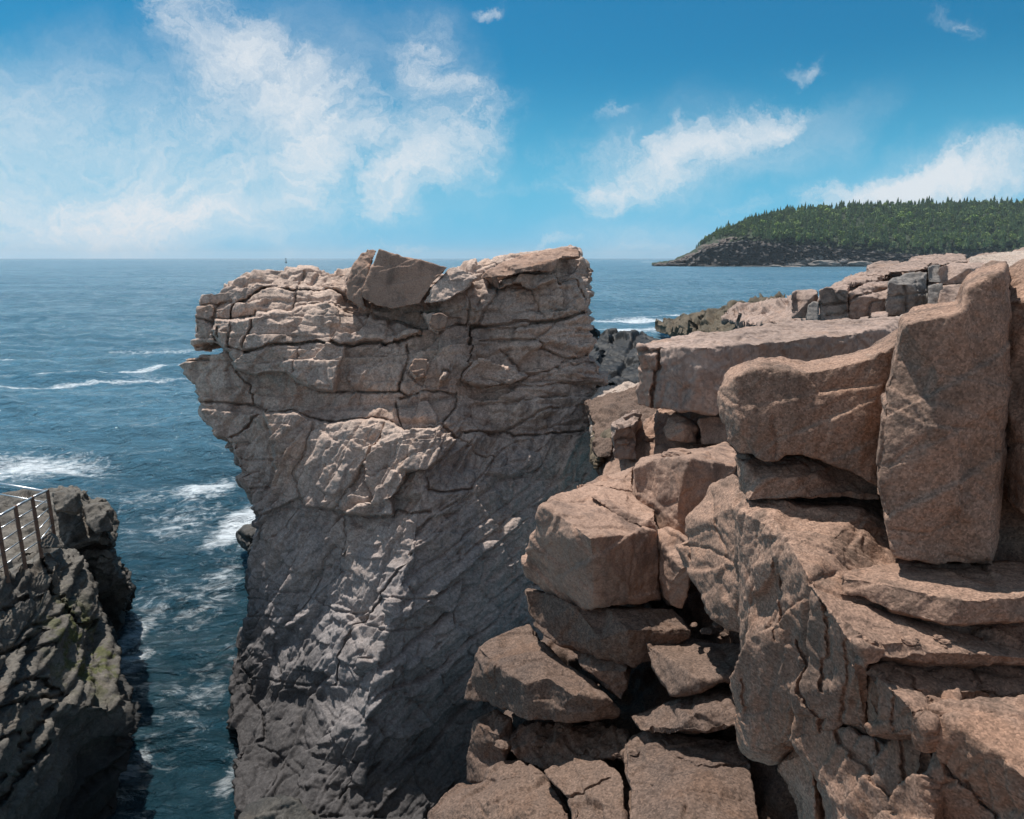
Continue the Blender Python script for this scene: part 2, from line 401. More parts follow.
cl_in = [(440,400,15.6),(425,480,13.9),(408,560,12.8),(385,640,12.0),(366,700,11.35),(363,760,10.9),(363,830,10.2),(300,822,10.35),
 (520,480,15.2),(560,420,16.3),(520,560,14.1),(470,640,13.0),(450,720,12.4),(470,790,11.6),(420,700,12.1),
 (260,400,16.3),(330,400,15.9),(390,400,15.6),(300,480,15.2),(350,480,14.7),(280,560,14.7),(330,560,14.1),(290,640,13.9),(330,640,13.1),(270,700,13.4),(310,700,12.9),(285,760,11.8),(320,760,11.2),(262,790,10.95),
 (250,300,17.1),(300,296,17.2),(262,340,16.7),(232,340,16.9),(330,306,16.9),(330,345,16.3),(400,345,16.3),(440,310,16.9),(440,345,16.3),(270,313,16.9),
 (480,300,17.3),(520,290,17.5),(560,285,17.7),(470,335,17.4),(520,330,17.0),(572,330,17.4),(500,362,16.9),(550,362,16.9),(588,370,17.0),(480,392,16.3),(540,400,16.4),(300,280,17.9),(360,290,17.7),(550,262,18.1),(520,272,17.8),(480,282,17.8)]
def IX(L, out, p):
    pts = list(out) + list(L)
    return min(range(len(pts)), key=lambda i: (pts[i][0]-p[0])**2 + (pts[i][1]-p[1])**2)
cl_cre = [(IX(cl_in, cl_out, a), IX(cl_in, cl_out, b)) for a, b in (((440,400),(425,480)),((425,480),(408,560)),((408,560),(385,640)),((385,640),(366,700)),((366,700),(363,760)),((363,760),(363,830)))]
CR = [
 (1.6,.30,[(194,317),(213,321)]),(1.4,.2,[(196,304),(217,303),(232,300)]),(1.5,.3,[(217,303),(213,318),(211,330),(216,341)]),
 (1.7,.35,[(232,320),(234,312),(237,304),(262,293),(273,291),(299,292),(332,291),(350,296)]),
 (1.7,.3,[(211,317),(232,320),(256,317)]),(1.4,.22,[(305,273),(297,292),(294,307)]),
 (1.1,.12,[(256,317),(259,313),(295,309),(299,306),(332,303),(340,306),(345,311),(367,311)]),
 (1.6,.28,[(259,313),(251,330),(242,349)]),
 (2.0,.45,[(242,352),(262,349),(272,344),(295,343),(316,340),(328,343),(340,345),(357,342),(365,339),(398,338),(420,332),(421,326)]),
 (1.5,.28,[(216,326),(216,341),(224,349),(234,369),(254,375)]),(1.4,.25,[(226,345),(241,351)]),(1.3,.22,[(229,322),(229,328),(225,345)]),
 (1.6,.3,[(303,386),(316,390),(332,391),(367,392),(375,392),(398,390),(410,396)]),(1.4,.22,[(254,375),(262,372),(285,372),(303,386)]),
 (1.5,.3,[(405,341),(408,357),(402,375),(398,390)]),(1.2,.15,[(332,391),(345,345)]),(1.1,.12,[(298,343),(292,372)]),
 (1.8,.32,[(200,402),(215,402),(249,404),(266,410),(270,414),(292,410),(311,419),(331,422),(356,419),(383,418),(399,426)]),
 (1.4,.22,[(249,404),(246,385),(234,369)]),(1.7,.5,[(219,438),(237,435),(250,424),(266,412)]),(1.3,.22,[(237,459),(255,460),(272,460)]),
 (1.6,.28,[(385,418),(379,441),(362,462),(352,482),(338,503),(331,509)]),
 (1.6,.28,[(313,420),(307,449),(295,474),(302,497)]),(1.4,.22,[(272,447),(272,488),(268,515),(258,540)]),(1.4,.2,[(266,412),(272,447)]),
 (1.6,.32,[(268,488),(262,489),(246,490)]),
 (1.5,.28,[(302,497),(307,507),(331,509),(344,515)]),(1.4,.25,[(268,515),(302,497)]),
 (1.8,.35,[(344,515),(366,515),(389,513),(395,507),(409,513),(432,511)]),(1.5,.25,[(370,499),(344,515),(346,538),(335,572)]),(1.5,.25,[(362,462),(370,499)]),
 (1.5,.26,[(383,418),(382,429),(370,453),(362,462)]),(1.5,.3,[(390,510),(390,499),(403,483),(406,474),(407,472)]),
 (1.9,.42,[(399,426),(440,427),(458,438),(462,432),(480,432),(505,430),(515,434),(558,433),(585,430)]),
 (1.6,.3,[(440,428),(442,433),(456,441),(442,458),(427,470),(407,472)]),(1.4,.22,[(458,438),(479,452),(495,458),(505,448),(520,440)]),
 (1.4,.26,[(495,458),(479,478),(464,497),(434,515),(413,540),(405,553)]),(1.4,.28,[(505,430),(526,421),(542,411),(560,408)]),
 (1.9,.4,[(427,478),(429,489),(444,492),(472,489)]),(1.4,.25,[(395,400),(398,412),(399,426)]),(1.3,.25,[(440,427),(452,412),(456,405),(458,392)]),
 (1.4,.24,[(399,397),(420,392),(440,390),(456,394)]),(1.3,.22,[(472,405),(475,425),(480,432)]),(1.3,.22,[(475,403),(500,404),(530,402),(541,398)]),(1.3,.22,[(478,392),(500,388),(540,388)]),
 (1.8,.4,[(479,279),(511,275),(530,272),(551,273),(560,285)]),(1.2,.15,[(484,270),(514,269),(545,262),(560,256),(580,250)]),
 (2.2,.7,[(470,328),(490,326),(509,324),(530,323),(555,321),(570,317),(585,312)]),
 (1.6,.35,[(479,325),(485,311),(497,297),(499,287),(481,279)]),(1.4,.3,[(530,290),(534,300),(544,318)]),(1.5,.3,[(499,287),(520,282),(530,290),(560,280),(578,278),(584,300)]),
 (1.8,.42,[(481,342),(510,340),(534,340),(541,346),(550,349),(567,357),(585,355),(592,352)]),(1.5,.3,[(534,340),(542,334),(548,330),(556,323)]),
 (3.2,.7,[(468,347),(467,335),(470,328),(480,325)]),
 (1.7,.35,[(516,365),(520,372),(528,375),(548,371),(560,366),(567,357)]),(1.5,.3,[(500,350),(516,365)]),(1.5,.3,[(462,379),(475,385),(490,386),(514,383),(528,376)]),(1.5,.3,[(540,388),(560,382),(580,386),(596,390)]),
 (1.5,.3,[(470,347),(468,365),(462,379)]),(1.4,.25,[(470,360),(500,362),(516,365)]),(1.4,.3,[(567,357),(575,365),(582,362),(598,356)]),
 (1.4,.25,[(412,367),(425,357),(430,362),(424,375),(415,378),(409,371),(412,367)]),(1.2,.2,[(438,381),(443,371),(449,373),(444,381),(438,381)]),
 (1.4,.25,[(368,311),(375,319),(398,321),(415,325),(421,326)]),(1.3,.25,[(420,311),(441,312),(449,318),(447,328),(440,330),(428,325),(420,311)]),(1.3,.25,[(468,300),(466,325),(455,325),(447,328)]),
 (1.8,.36,[(413,553),(400,566),(389,579),(375,596),(363,617),(354,624),(340,657),(336,685)]),(1.4,.22,[(375,596),(392,597),(408,600),(431,598),(450,588),(465,579)]),
 (1.4,.22,[(363,624),(389,631),(424,628)]),(1.4,.24,[(316,605),(330,610),(352,614),(366,612)]),(1.5,.26,[(335,545),(323,560),(314,591),(302,607),(279,628),(272,652),(281,682)]),
 (1.4,.22,[(340,549),(335,572),(316,596),(316,605)]),(1.3,.2,[(246,617),(251,617),(286,617)]),(1.3,.2,[(260,590),(274,591),(305,593)]),(1.3,.2,[(270,540),(283,530),(302,507)]),
 (1.4,.22,[(255,678),(281,682),(305,685),(335,685),(356,686),(366,690)]),(1.3,.2,[(338,666),(363,666),(375,658)]),(1.7,.4,[(248,668),(252,680),(252,700),(262,712),(262,735),(252,742)]),
 (1.4,.25,[(355,760),(360,765),(352,780),(340,800)]),(1.3,.2,[(252,742),(275,750),(290,770)]),
]
OFFS = [(204,300,.0),(202,332,.05),(280,325,-.28),(350,322,-.30),(400,328,-.18),(270,283,.0),(270,302,-.08),(320,298,.1),(245,335,.1),(310,360,.05),(370,370,-.12),(430,395,.05),(430,412,-.28),(520,415,-.12),(225,420,-.1),(236,443,.35),
 (340,500,-.18),(430,450,-.1),(400,490,.10),(450,480,-.18),(520,300,-.22),(560,300,-.30),(500,335,.15),(565,335,-.1),(540,360,-.15),(420,370,-.25),(444,377,-.25),(440,320,-.25),(320,480,.05),(250,500,.25),(245,720,.5),(535,265,-.1),(488,312,.55)]
CR = [(a * .72, b * (.6 if np.mean([q[1] for q in c]) > 425 or min(q[0] for q in c) > 466 else 1.15), c) for a, b, c in CR]
trc = Trace((180,245,612,819), CR, OFFS, amp=.17, wob=.4, seed=4, blur=.6, tilt=.0045)
def cliff_extra(V, Q, N):
    """slanting joints of the landward face and steep columns of the seaward face"""
    px, py = proj(V)
    ridge_x = np.interp(py, [400, 480, 560, 640, 700, 830], [445, 425, 408, 385, 366, 363])
    right = sstep(-8, 14, px - ridge_x) * sstep(455, 500, py)
    def fr(deg, ky=.25):
        c, s = math.cos(math.radians(deg)), math.sin(math.radians(deg)); return (c, ky, s), (-s, ky * .4, c)
    low = sstep(395, 470, py) * (1 - right); up = (1 - right) * (1 - low)
    eu, eh = fr(3); dU = blockd(V, eu, eh, .95, 1.5, 5, .20, .20, .07, .035, skew=-.55) + blockd(V, eu, eh, .33, .8, 8, .085, .11, .04, .035, skew=-.5)
    eu, eh = fr(64); dL = blockd(V, eu, eh, .75, 1.9, 15, .20, .22, .07, .035, skew=.5) + blockd(V, eu, eh, .27, .75, 18, .075, .12, .035, .03, skew=.4)
    eu, eh = fr(30); dR = blockd(V, eu, eh, .42, 1.7, 25, .12, .16, .05, .035, skew=.4) + blockd(V, eu, eh, .15, .6, 28, .04, .07, .02, .025, skew=.3)
    eu, eh = fr(-3); dV = blockd(V, eu, eh, .48, 1.7, 35, .34, .22, .08, .04, skew=-.6, warp=.25) + blockd(V, eu, eh, .2, .8, 38, .08, .10, .03, .03, skew=-.5)
    vr = sstep(455, 480, px) * sstep(282, 300, py) * (1 - sstep(425, 470, py))
    dU = dU * (1 - vr) + dV * vr
    d = up * dU + low * dL + right * dR
    d = smooth(d[:, None], Q, 1, .5)[:, 0]
    return V - N * d[:, None].astype(np.float32)
V, Q = rock_mesh(cl_out, cl_in, cl_cre, thick=5.0, vox=.025, pre='cliff', shrink=.93, seed=5, tr=trc, rnd=2, k=.9, extra=cliff_extra)
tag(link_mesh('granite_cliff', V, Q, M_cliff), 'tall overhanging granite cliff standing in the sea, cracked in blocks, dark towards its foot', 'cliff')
print('cliff', len(V), time.time() - T0)
del trc

def part(name, parent, mat, out, inner=(), creases=(), **kw):
    _seed[0] += 3; kw.setdefault('seed', _seed[0])
    V, Q = rock_mesh(out, inner, creases, **kw); return link_mesh(name, V, Q, mat, parent)
B = 'boulder'
# boulders that lie on the cliff top
rock('boulder', 'big angular block perched on the cliff top, pointed at its upper left', B, M_mid,
 [(378,247,16.9),(400,255,16.9),(448,267,17.0),(436,280,16.8),(420,304,16.6),(405,307,16.5),(392,309,16.45),(376,306,16.45),(362,298,16.5),(361,290,16.55),(371,268,16.75)],
 thick=1.6, vox=.028, pre='mid', k=.22, shrink=.85)
rock('boulder', 'upright narrow block leaning against the big angular block on the cliff top', B, M_mid,
 [(367,248,17.4),(377,250,17.3),(371,266,17.0),(362,292,16.9),(367,309,16.85),(359,308,16.9),(346,299,17.1),(347,284,17.2),(353,266,17.3)],
 thick=1.2, vox=.028, pre='mid', k=.5, shrink=.85)
rock('boulder', 'split wedge of rock against the right side of the angular block atop the cliff', B, M_cliff,
 [(450,267,17.3),(470,272,17.2),(477,279,17.1),(466,290,16.9),(448,300,16.6),(436,303,16.5),(421,304,16.6),(437,281,16.85)], [(466,277,16.95)],
 thick=1.2, vox=.028, pre='mid', k=.7, shrink=.85)
rock('capstone_slab', 'long flat slab capping the right end of the cliff top', 'slab', M_mid,
 [(480,279,17.3),(484,271,17.4),(500,262,17.9),(520,256,18.2),(545,250,18.5),(566,248.5,18.7),(578,251,18.5),(580,257,18.2),(560,258,17.5),(552,272,17.3),(530,273,17.2),(511,276,17.2)], [(547,262,17.35),(515,268,17.2)],
 creases=[(13,12),(12,8)], thick=.9, vox=.028, pre='mid', k=.6, shrink=.9)
rock('boulder', 'small squarish stone wedged under the split block near the top of the cliff', B, M_mid,
 [(431,313,16.3),(441,312,16.3),(449,316,16.3),(445,328,16.25),(437,330,16.25),(428,325,16.2)], thick=.6, vox=.025, pre='mid', k=.5)
rock('boulder', 'loose brown stone lodged in a hollow in the middle of the cliff face', B, M_mid,
 [(414,359,15.75),(428,358,15.8),(429,366,15.7),(422,378,15.6),(414,374,15.6),(408,368,15.65)], thick=.6, vox=.025, pre='mid', k=.4)

# ================================================================== LEFT ROCK
N1o = [(-60,590,10.6),(0,573,11.9),(18,562,12.5),(36,551,13.3),(50,547,14),(68,546,14.3),(80,547,14.6),(92,558,14.6),(98,579,14.3),(108,607,14.0),(116,634,13.7),(123,671,13.0),(133,690,12.6),(137,713,12.2),(132,741,11.9),(124,773,11.7),(118,800,11.6),(112,880,11.3),(-60,900,7.0)]
N1i = [(0,650,10.1),(50,600,12.2),(88,640,12.4),(60,700,10.7),(0,750,8.6),(50,790,9.6),(105,705,11.6),(95,770,11.4),(80,600,13.0),(60,560,13.3),(25,640,10.9),(30,700,9.9),(0,819,7.9),(75,820,11.0)]
def strata_left(V, Q, N):
    d = blockd(V, (.95, -.3, .2), (-.22, -.18, .96), .55, 1.5, 41, .26, .30, .12, .05, skew=.5) + blockd(V, (.9, -.3, .3), (-.3, -.2, .93), .2, .8, 44, .09, .12, .05, .045, skew=.4)
    d = smooth(d[:, None], Q, 1, .5)[:, 0] + .12
    return V - N * d[:, None].astype(np.float32)
trl = Trace((0,540,140,819), [(2.5,.6,[(45,556),(60,580),(72,603),(90,618),(104,620)]),(1.8,.4,[(62,577),(80,605)]),(2.2,.5,[(0,610),(28,592),(50,588)]),(2,.45,[(38,621),(60,615),(75,607)]),(2.5,.6,[(0,650),(30,640),(55,622)]),(2,.4,[(40,640),(65,640)]),(2.5,.5,[(20,680),(55,668),(80,684)]),(2.2,.5,[(0,705),(45,690),(80,686)]),(2.2,.5,[(0,735),(40,727)]),(2.2,.5,[(40,745),(62,710),(75,690)]),(2,.5,[(0,775),(30,770)]),(3,.7,[(14,819),(35,775),(60,740)])], wob=1.5, blur=1.5)
rock('dark_ledge', 'dark layered rock ledge with yellow-green moss, sloping down to the sea channel', 'rock ledge', M_moss, N1o, N1i, thick=5, vox=.045, pre='dark', k=.8, tr=trl, extra=strata_left, shrink=1.0)
rock('dark_outcrop', 'dark overhanging outcrop at the water behind the mossy ledge', 'rock', M_dark,
 [(62,546,16.2),(88,549,16.3),(115,545,16.4),(121,561,16.5),(135,580,16.9),(136,592,17.0),(129,612,17.3),(122,630,17.8),(100,660,17),(80,600,16.2)], [(100,562,16.0),(110,590,16.2),(118,575,16.1)],
 thick=3, vox=.045, pre='dark', k=.75, extra=strata_left)
rock('dark_outcrop', 'dark stepped outcrop rising behind the end of the railing', 'rock', M_dark,
 [(-60,500,18),(0,494,18),(40,490,18),(75,484,18),(89,488,17.8),(92,497,17.5),(97,502,17.4),(112,502,17.5),(116,512,17.2),(116,530,16.8),(117,547,16.4),(90,553,16.1),(50,556,15.2),(-60,600,13)],
 [(52,512,16.8),(66,530,16.1),(100,538,16.0),(20,520,16.8),(85,540,16.0)], thick=3, vox=.045, pre='dark', k=.75, extra=strata_left)
rock('dark_block', 'squared dark block on the outcrop directly right of the end railing post', B, M_dark,
 [(52,492,16.3),(64,490,16.5),(79,493,16.4),(81,505,16.2),(78,513,16.0),(54,512,15.9),(52,500,16.1)], [(77,495,16.1)], thick=1.0, vox=.035, pre='mid', k=.8)
rock('dark_block', 'tall dark block at the seaward tip of the stepped outcrop', B, M_dark,
 [(82,505,16.4),(98,504,16.5),(112,506,16.4),(114,520,16.1),(113,532,15.9),(95,532,15.8),(86,522,16.0)], [(109,508,16.0)], thick=1.0, vox=.035, pre='mid', k=.9)
rock('rounded_stone', 'low rounded brown stone beside the foot of the railing', B, M_dark,
 [(39,540,13.4),(42,532,13.8),(52,532,14.0),(60,537,14.0),(65,545,13.9),(64,549,13.8),(40,548,13.2)], thick=.7, vox=.03, pre='mid', k=.4)

# railing
M_post = simple('weathered_post', (.16, .09, .06), .8); M_rail = simple('galvanised_rail', (.55, .56, .57), .32, .85, .1, 20)
def bar(p, q, r, n=8):
    p = Vector(p); q = Vector(q); d = (q - p).normalized(); u = d.orthogonal().normalized(); w = d.cross(u)
    V = []; F = []
    for e in (p, q):
        for k in range(n):
            a = 2 * math.pi * (k + .5) / n; V.append(tuple(e + r * (math.cos(a) * u + math.sin(a) * w)))
    for k in range(n): F.append((k, (k + 1) % n, n + (k + 1) % n, n + k))
    F.append(tuple(range(n - 1, -1, -1))); F.append(tuple(range(n, 2 * n))); return V, F
def join(bits):
    V = []; F = []
    for v, f in bits:
        o = len(V); V += v; F += [tuple(i + o for i in q) for q in f]
    return V, F
posts = [((50.4,489.5,14.2),(50.4,532,14.2)),((36.3,496.5,13.4),(36.5,551,13.4)),((19.6,505.7,12.6),(20,562,12.6)),((1.6,516,11.9),(2.2,575,11.9)),((-22,528,11.2),(-22,592,11.2))]
rE = empty('railing', W(20, 562, 12.6)); tag(rE, 'metal railing with rusty brown posts and silver rails on the dark ledge', 'railing')
tops = []
for a, b in posts:
    A = Vector(W(*a)); Bv = Vector(W(*b)); A.x = (A.x + Bv.x) / 2; Bv = Vector((A.x, A.y, Bv.z - .15))
    V, F = bar(Bv, A, .045, 4); link_mesh('post', V, F, M_post, rE, False); tops.append((A, Bv))
for k in range(5):
    bits = []
    for (A, a0), (C, c0) in zip(tops[:-1], tops[1:]):
        f = k * .2 + .02
        p = A.lerp(a0 + Vector((0, 0, .15)), f); q = C.lerp(c0 + Vector((0, 0, .15)), f); bits.append(bar(p, q,   .024 if k == 0 else .013))
    V, F = join(bits); link_mesh('rail', V, F, M_rail, rE, True)
A = tops[0][0]
for k in range(2):
    p = A + Vector((0, 0, -.05 - k * .26)); far = Vector(W(-40, 508 , 16.0)); far.z = -0.02 * 9 + A.z - .10 - k * .26
    V, F = bar(p, far, .028 if k == 0 else .013); link_mesh('return_rail', V, F, M_rail, rE, True)
print('left', time.time() - T0)

# ================================================================== NEAR AND MIDDLE ROCKS ON THE RIGHT
# bedrock under everything
rock('bedrock', None, None, M_low_shade, [(585,400,15.5),(640,385,15.5),(740,380,15),(900,320,16),(1100,280,17),(1100,520,6.2),(1150,900,3.6),(800,1000,4.2),(450,900,6.9),(470,825,7.6),(505,720,8.6),(545,640,9.2),(575,560,10.2),(600,480,12.5)],
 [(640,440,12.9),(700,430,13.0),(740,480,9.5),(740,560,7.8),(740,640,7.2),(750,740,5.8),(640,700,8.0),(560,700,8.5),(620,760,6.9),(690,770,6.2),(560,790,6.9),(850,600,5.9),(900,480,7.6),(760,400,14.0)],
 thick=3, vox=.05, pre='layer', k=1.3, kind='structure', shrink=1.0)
# lower fill rubble is part of the bedrock mesh; the blocks follow
rock('granite_slab', 'long flat-topped granite slab with a pale top and split left end, behind the near blocks', 'slab', M_back,
 [(639,347,11.6),(660,341,12.3),(700,333,12.6),(760,325,13.4),(800,320,14.3),(850,319,14.6),(905,315,15),(905,335,13.0),(890,370,12.6),(790,385,11.6),(716,416,10.6),(690,411,10.8),(660,409,11.3),(637,406,11.7)],
 [(706,346,10.5),(760,343,11.0),(830,335,11.9),(880,330,12.5)], creases=[(0,14),(14,15),(15,16),(16,17),(14,10)],
 thick=1.0, vox=.026, pre='mid', k=.6, tr=Trace((630,310,900,420),[(1.8,.3,[(659,348),(661,365),(655,372),(653,408)]),(1.4,.2,[(638,352),(658,350)]),(1.3,.2,[(637,366),(655,372)]),(1.3,.15,[(725,345),(745,337),(785,332),(815,326)])], wob=1))
rock('boulder', 'stepped column of thin brown plates standing under the slab left end', B, M_back,
 [(610,424,11.6),(622,414,11.8),(640,406,12.0),(643,415,11.9),(641,428,11.7),(640,440,11.6),(638,462,11.5),(613,461,11.4),(612,440,11.5)], [(634,424,11.35),(615,427,11.3)], thick=.9, vox=.026, pre='layer', k=.8, tr=Trace((600,400,650,470),[(1.5,.15,[(610,430),(641,430)]),(1.3,.12,[(620,415),(642,416)]),(1.3,.12,[(615,441),(640,441)])]))
rock('boulder', 'pointed block leaning in the middle of the ledge under the slab', B, M_mid,
 [(664,432,11.2),(668,416,11.4),(675,413,11.5),(692,421,11.2),(697,428,11.1),(698,444,11.0),(682,444,10.9),(668,440,11.0)], [(685,428,10.9)], thick=.9, vox=.026, pre='mid', k=.6)
rock('boulder', 'square block below the slab, partly hidden by the rounded near block', B, M_mid,
 [(699,418,11.0),(712,415,11.1),(735,417,11.0),(735,446,10.8),(700,446,10.8)], thick=.9, vox=.026, pre='mid', k=.5)
rock('boulder', 'small dark block in the gap between the cliff and the stepped column', B, M_low_shade,
 [(592,442,12.4),(598,438,12.5),(612,439,12.3),(613,448,12.1),(611,458,12.0),(596,458,12.1),(592,450,12.3)], thick=.8, vox=.026, pre='mid', k=.5)
rock('rock_ledge', 'rough shelf of rock under the flat-topped slab', 'rock ledge', M_mid,
 [(600,478,11.5),(606,464,12),(640,425,12.4),(660,405,12.6),(745,400,12.2),(745,480,10.5),(680,500,10.0),(620,500,10.6)], [(650,450,11.6),(690,450,11.3)], thick=1.4, vox=.03, pre='layer', k=.8)
rock('sunlit_ledge', 'sunlit tan ledge sloping down between the cliff and the slab', 'rock ledge', M_pale,
 [(588,402,16.2),(600,388,16.9),(622,384,17.2),(640,382,17.2),(640,410,15.2),(622,420,14.4),(600,440,14),(588,440,14.6)], [(610,398,16.0),(622,395,16.0)], thick=1.8, vox=.034, pre='layer', k=.9)
rock('rock_ledge', 'olive-tinged layered ledge in the shadow left of the stepped column', 'rock ledge', M_weed,
 [(590,430,15),(600,418,15.2),(625,408,15.0),(622,425,13.4),(610,440,12.8),(596,470,12.6),(588,460,13.6)], thick=1.6, vox=.034, pre='layer', k=.9)

# H system
rock('boulder', 'large five-sided boulder with a bright top and a dark shaded right face', B, M_mid,
 [(540,505,7.75),(556,494,8.1),(576,490,8.35),(600,481,8.8),(622,480,8.9),(637,497,8.5),(656,531,7.65),(662,600,7.5),(640,605,7.3),(594,607,7.25),(585,611,7.4),(571,609,7.6),(553,598,7.85),(538,588,8.0),(525,575,8.1),(524,561,8.0),(531,538,7.85)],
 [(590,538,7.0),(560,515,7.5)], creases=[(0,18),(18,17),(17,6),(17,9)], thick=1.3, vox=.018, pre='mid', k=.42, shrink=.85,
 tr=Trace((515,470,670,620),[(1.3,.05,[(540,506),(556,499),(570,503),(590,498)]),(1.2,.05,[(552,510),(570,520)])],wob=1))
rock('flake_slab', 'thin broken flake lying on the top of the five-sided boulder', 'slab', M_mid,
 [(591,497,8.0),(598,490,8.4),(612,489,8.5),(640,500,8.3),(658,510,8.0),(657,527,7.65),(645,528,7.6),(622,520,7.7),(604,505,7.85)], [(630,515,7.75),(650,519,7.65)], thick=.35, vox=.016, pre='mid', k=.45)
rock('flake_slab', 'small upper flake on the five-sided boulder, beside the pale flat-topped boulder', 'slab', M_mid,
 [(576,489,8.5),(592,482,8.8),(612,475,9.2),(634,467,9.4),(634,492,8.6),(610,489,8.55),(596,486,8.6)], [(612,484,8.65)], thick=.6, vox=.018, pre='mid', k=.5)
rock('boulder', 'pale flat-topped boulder with a dark right face, behind the five-sided boulder', B, M_mid,
 [(632,468,8.7),(640,459,8.9),(653,454,9.2),(690,449,9.5),(727,443,9.9),(740,453,9.2),(736,466,8.5),(726,498,8.3),(700,520,8.1),(692,540,7.9),(678,538,7.9),(662,532,8.1),(652,518,8.35),(636,506,8.6)],
 [(655,459,8.55),(690,459,8.2),(683,480,8.1),(678,500,8.0)], creases=[(1,14),(14,15),(15,6),(15,16),(16,17),(17,10)], thick=1.3, vox=.018, pre='mid', k=.42, shrink=.85)
rock('rock_column', 'narrow upright rib of rock right of the shaded face of the five-sided boulder', B, M_mid,
 [(655,533,7.7),(668,530,7.7),(690,540,7.3),(689,566,7.1),(690,580,7.15),(684,612,7.2),(668,606,7.3),(662,596,7.4)], [(680,570,7.1)], thick=1.0, vox=.018, pre='mid', k=.5)
rock('boulder', 'tall wedge of rock with a slanting top under the rounded near block', B, M_near,
 [(690,518,6.7),(697,512,6.75),(712,496,6.8),(715,488,6.8),(734,476,6.6),(748,488,6.0),(760,520,5.7),(765,640,5.5),(727,626,5.75),(708,610,6.0),(699,588,6.25),(688,570,6.45),(676,546,6.7),(688,541,6.6)],
 [(712,520,6.3),(735,505,6.0),(715,570,6.0),(738,590,5.6)], thick=1.2, vox=.016, pre='mid', k=.45, shrink=.9,
 tr=Trace((670,470,770,640),[(1.5,.08,[(676,544),(700,546),(718,553),(738,566)]),(1.3,.06,[(688,545),(690,560)]),(1.2,.05,[(714,498),(716,530),(728,560)])],wob=1))
rock('rock_step', 'low stepped block beneath the five-sided boulder', B, M_low_shade,
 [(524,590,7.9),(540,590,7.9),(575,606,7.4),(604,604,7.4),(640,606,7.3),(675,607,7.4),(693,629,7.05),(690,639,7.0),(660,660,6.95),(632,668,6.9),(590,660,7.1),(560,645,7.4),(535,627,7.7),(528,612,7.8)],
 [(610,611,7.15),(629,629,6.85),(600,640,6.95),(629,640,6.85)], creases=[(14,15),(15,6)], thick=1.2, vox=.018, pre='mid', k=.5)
rock('boulder', 'broad slanting boulder with a bright left end, lowest on the edge of the gully', B, M_low_shade,
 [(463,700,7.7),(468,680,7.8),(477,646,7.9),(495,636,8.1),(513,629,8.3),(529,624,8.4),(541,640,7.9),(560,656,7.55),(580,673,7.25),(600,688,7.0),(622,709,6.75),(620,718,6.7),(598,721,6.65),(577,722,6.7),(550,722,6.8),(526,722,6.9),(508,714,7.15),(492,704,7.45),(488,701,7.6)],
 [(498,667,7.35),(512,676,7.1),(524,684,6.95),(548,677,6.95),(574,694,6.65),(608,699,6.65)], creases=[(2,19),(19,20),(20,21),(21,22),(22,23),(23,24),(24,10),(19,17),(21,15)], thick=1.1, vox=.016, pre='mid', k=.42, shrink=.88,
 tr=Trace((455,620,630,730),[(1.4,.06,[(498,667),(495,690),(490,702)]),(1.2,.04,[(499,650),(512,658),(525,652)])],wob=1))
rock('boulder', 'small tilted block wedged between the slanting boulder and the stepped block', B, M_low_shade,
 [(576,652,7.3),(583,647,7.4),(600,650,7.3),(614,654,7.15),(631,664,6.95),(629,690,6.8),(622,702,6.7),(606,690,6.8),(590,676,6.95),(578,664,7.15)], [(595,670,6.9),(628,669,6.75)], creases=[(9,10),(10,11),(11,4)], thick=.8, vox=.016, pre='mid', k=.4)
rock('boulder', 'flat-topped block with a triangular front, right of the small tilted block', B, M_low_shade,
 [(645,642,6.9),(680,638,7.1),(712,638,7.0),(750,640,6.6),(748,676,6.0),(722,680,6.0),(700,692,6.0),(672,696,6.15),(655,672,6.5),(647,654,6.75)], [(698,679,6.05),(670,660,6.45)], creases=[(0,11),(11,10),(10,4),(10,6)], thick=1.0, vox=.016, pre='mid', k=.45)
rock('boulder', 'low domed rock with a peeling sunlit patch, under the flat-topped block', B, M_low_shade,
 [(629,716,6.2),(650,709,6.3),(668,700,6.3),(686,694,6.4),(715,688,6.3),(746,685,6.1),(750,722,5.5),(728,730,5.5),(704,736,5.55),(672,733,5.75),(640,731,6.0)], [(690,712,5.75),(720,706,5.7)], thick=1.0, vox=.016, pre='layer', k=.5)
rock('slab_rock', 'broad pale sloping slab with a crack across its top, lowest beside the near wall', 'slab', M_low_shade,
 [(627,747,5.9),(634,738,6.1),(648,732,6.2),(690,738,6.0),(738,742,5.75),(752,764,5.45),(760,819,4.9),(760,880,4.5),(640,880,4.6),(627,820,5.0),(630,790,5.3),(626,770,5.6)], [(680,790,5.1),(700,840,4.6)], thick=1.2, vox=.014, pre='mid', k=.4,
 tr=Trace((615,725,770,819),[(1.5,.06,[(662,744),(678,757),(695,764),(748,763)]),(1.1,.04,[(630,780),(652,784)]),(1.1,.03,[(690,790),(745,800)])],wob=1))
rock('slab_rock', 'middle sloping slab at the bottom, cracked across and between two others', 'slab', M_low_shade,
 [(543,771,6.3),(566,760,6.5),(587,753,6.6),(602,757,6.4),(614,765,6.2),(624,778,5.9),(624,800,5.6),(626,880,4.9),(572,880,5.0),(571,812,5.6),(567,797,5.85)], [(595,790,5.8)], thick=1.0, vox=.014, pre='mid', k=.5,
 tr=Trace((535,745,630,819),[(1.6,.08,[(568,797),(590,788),(610,776)]),(1.2,.05,[(590,788),(596,819)])],wob=1))
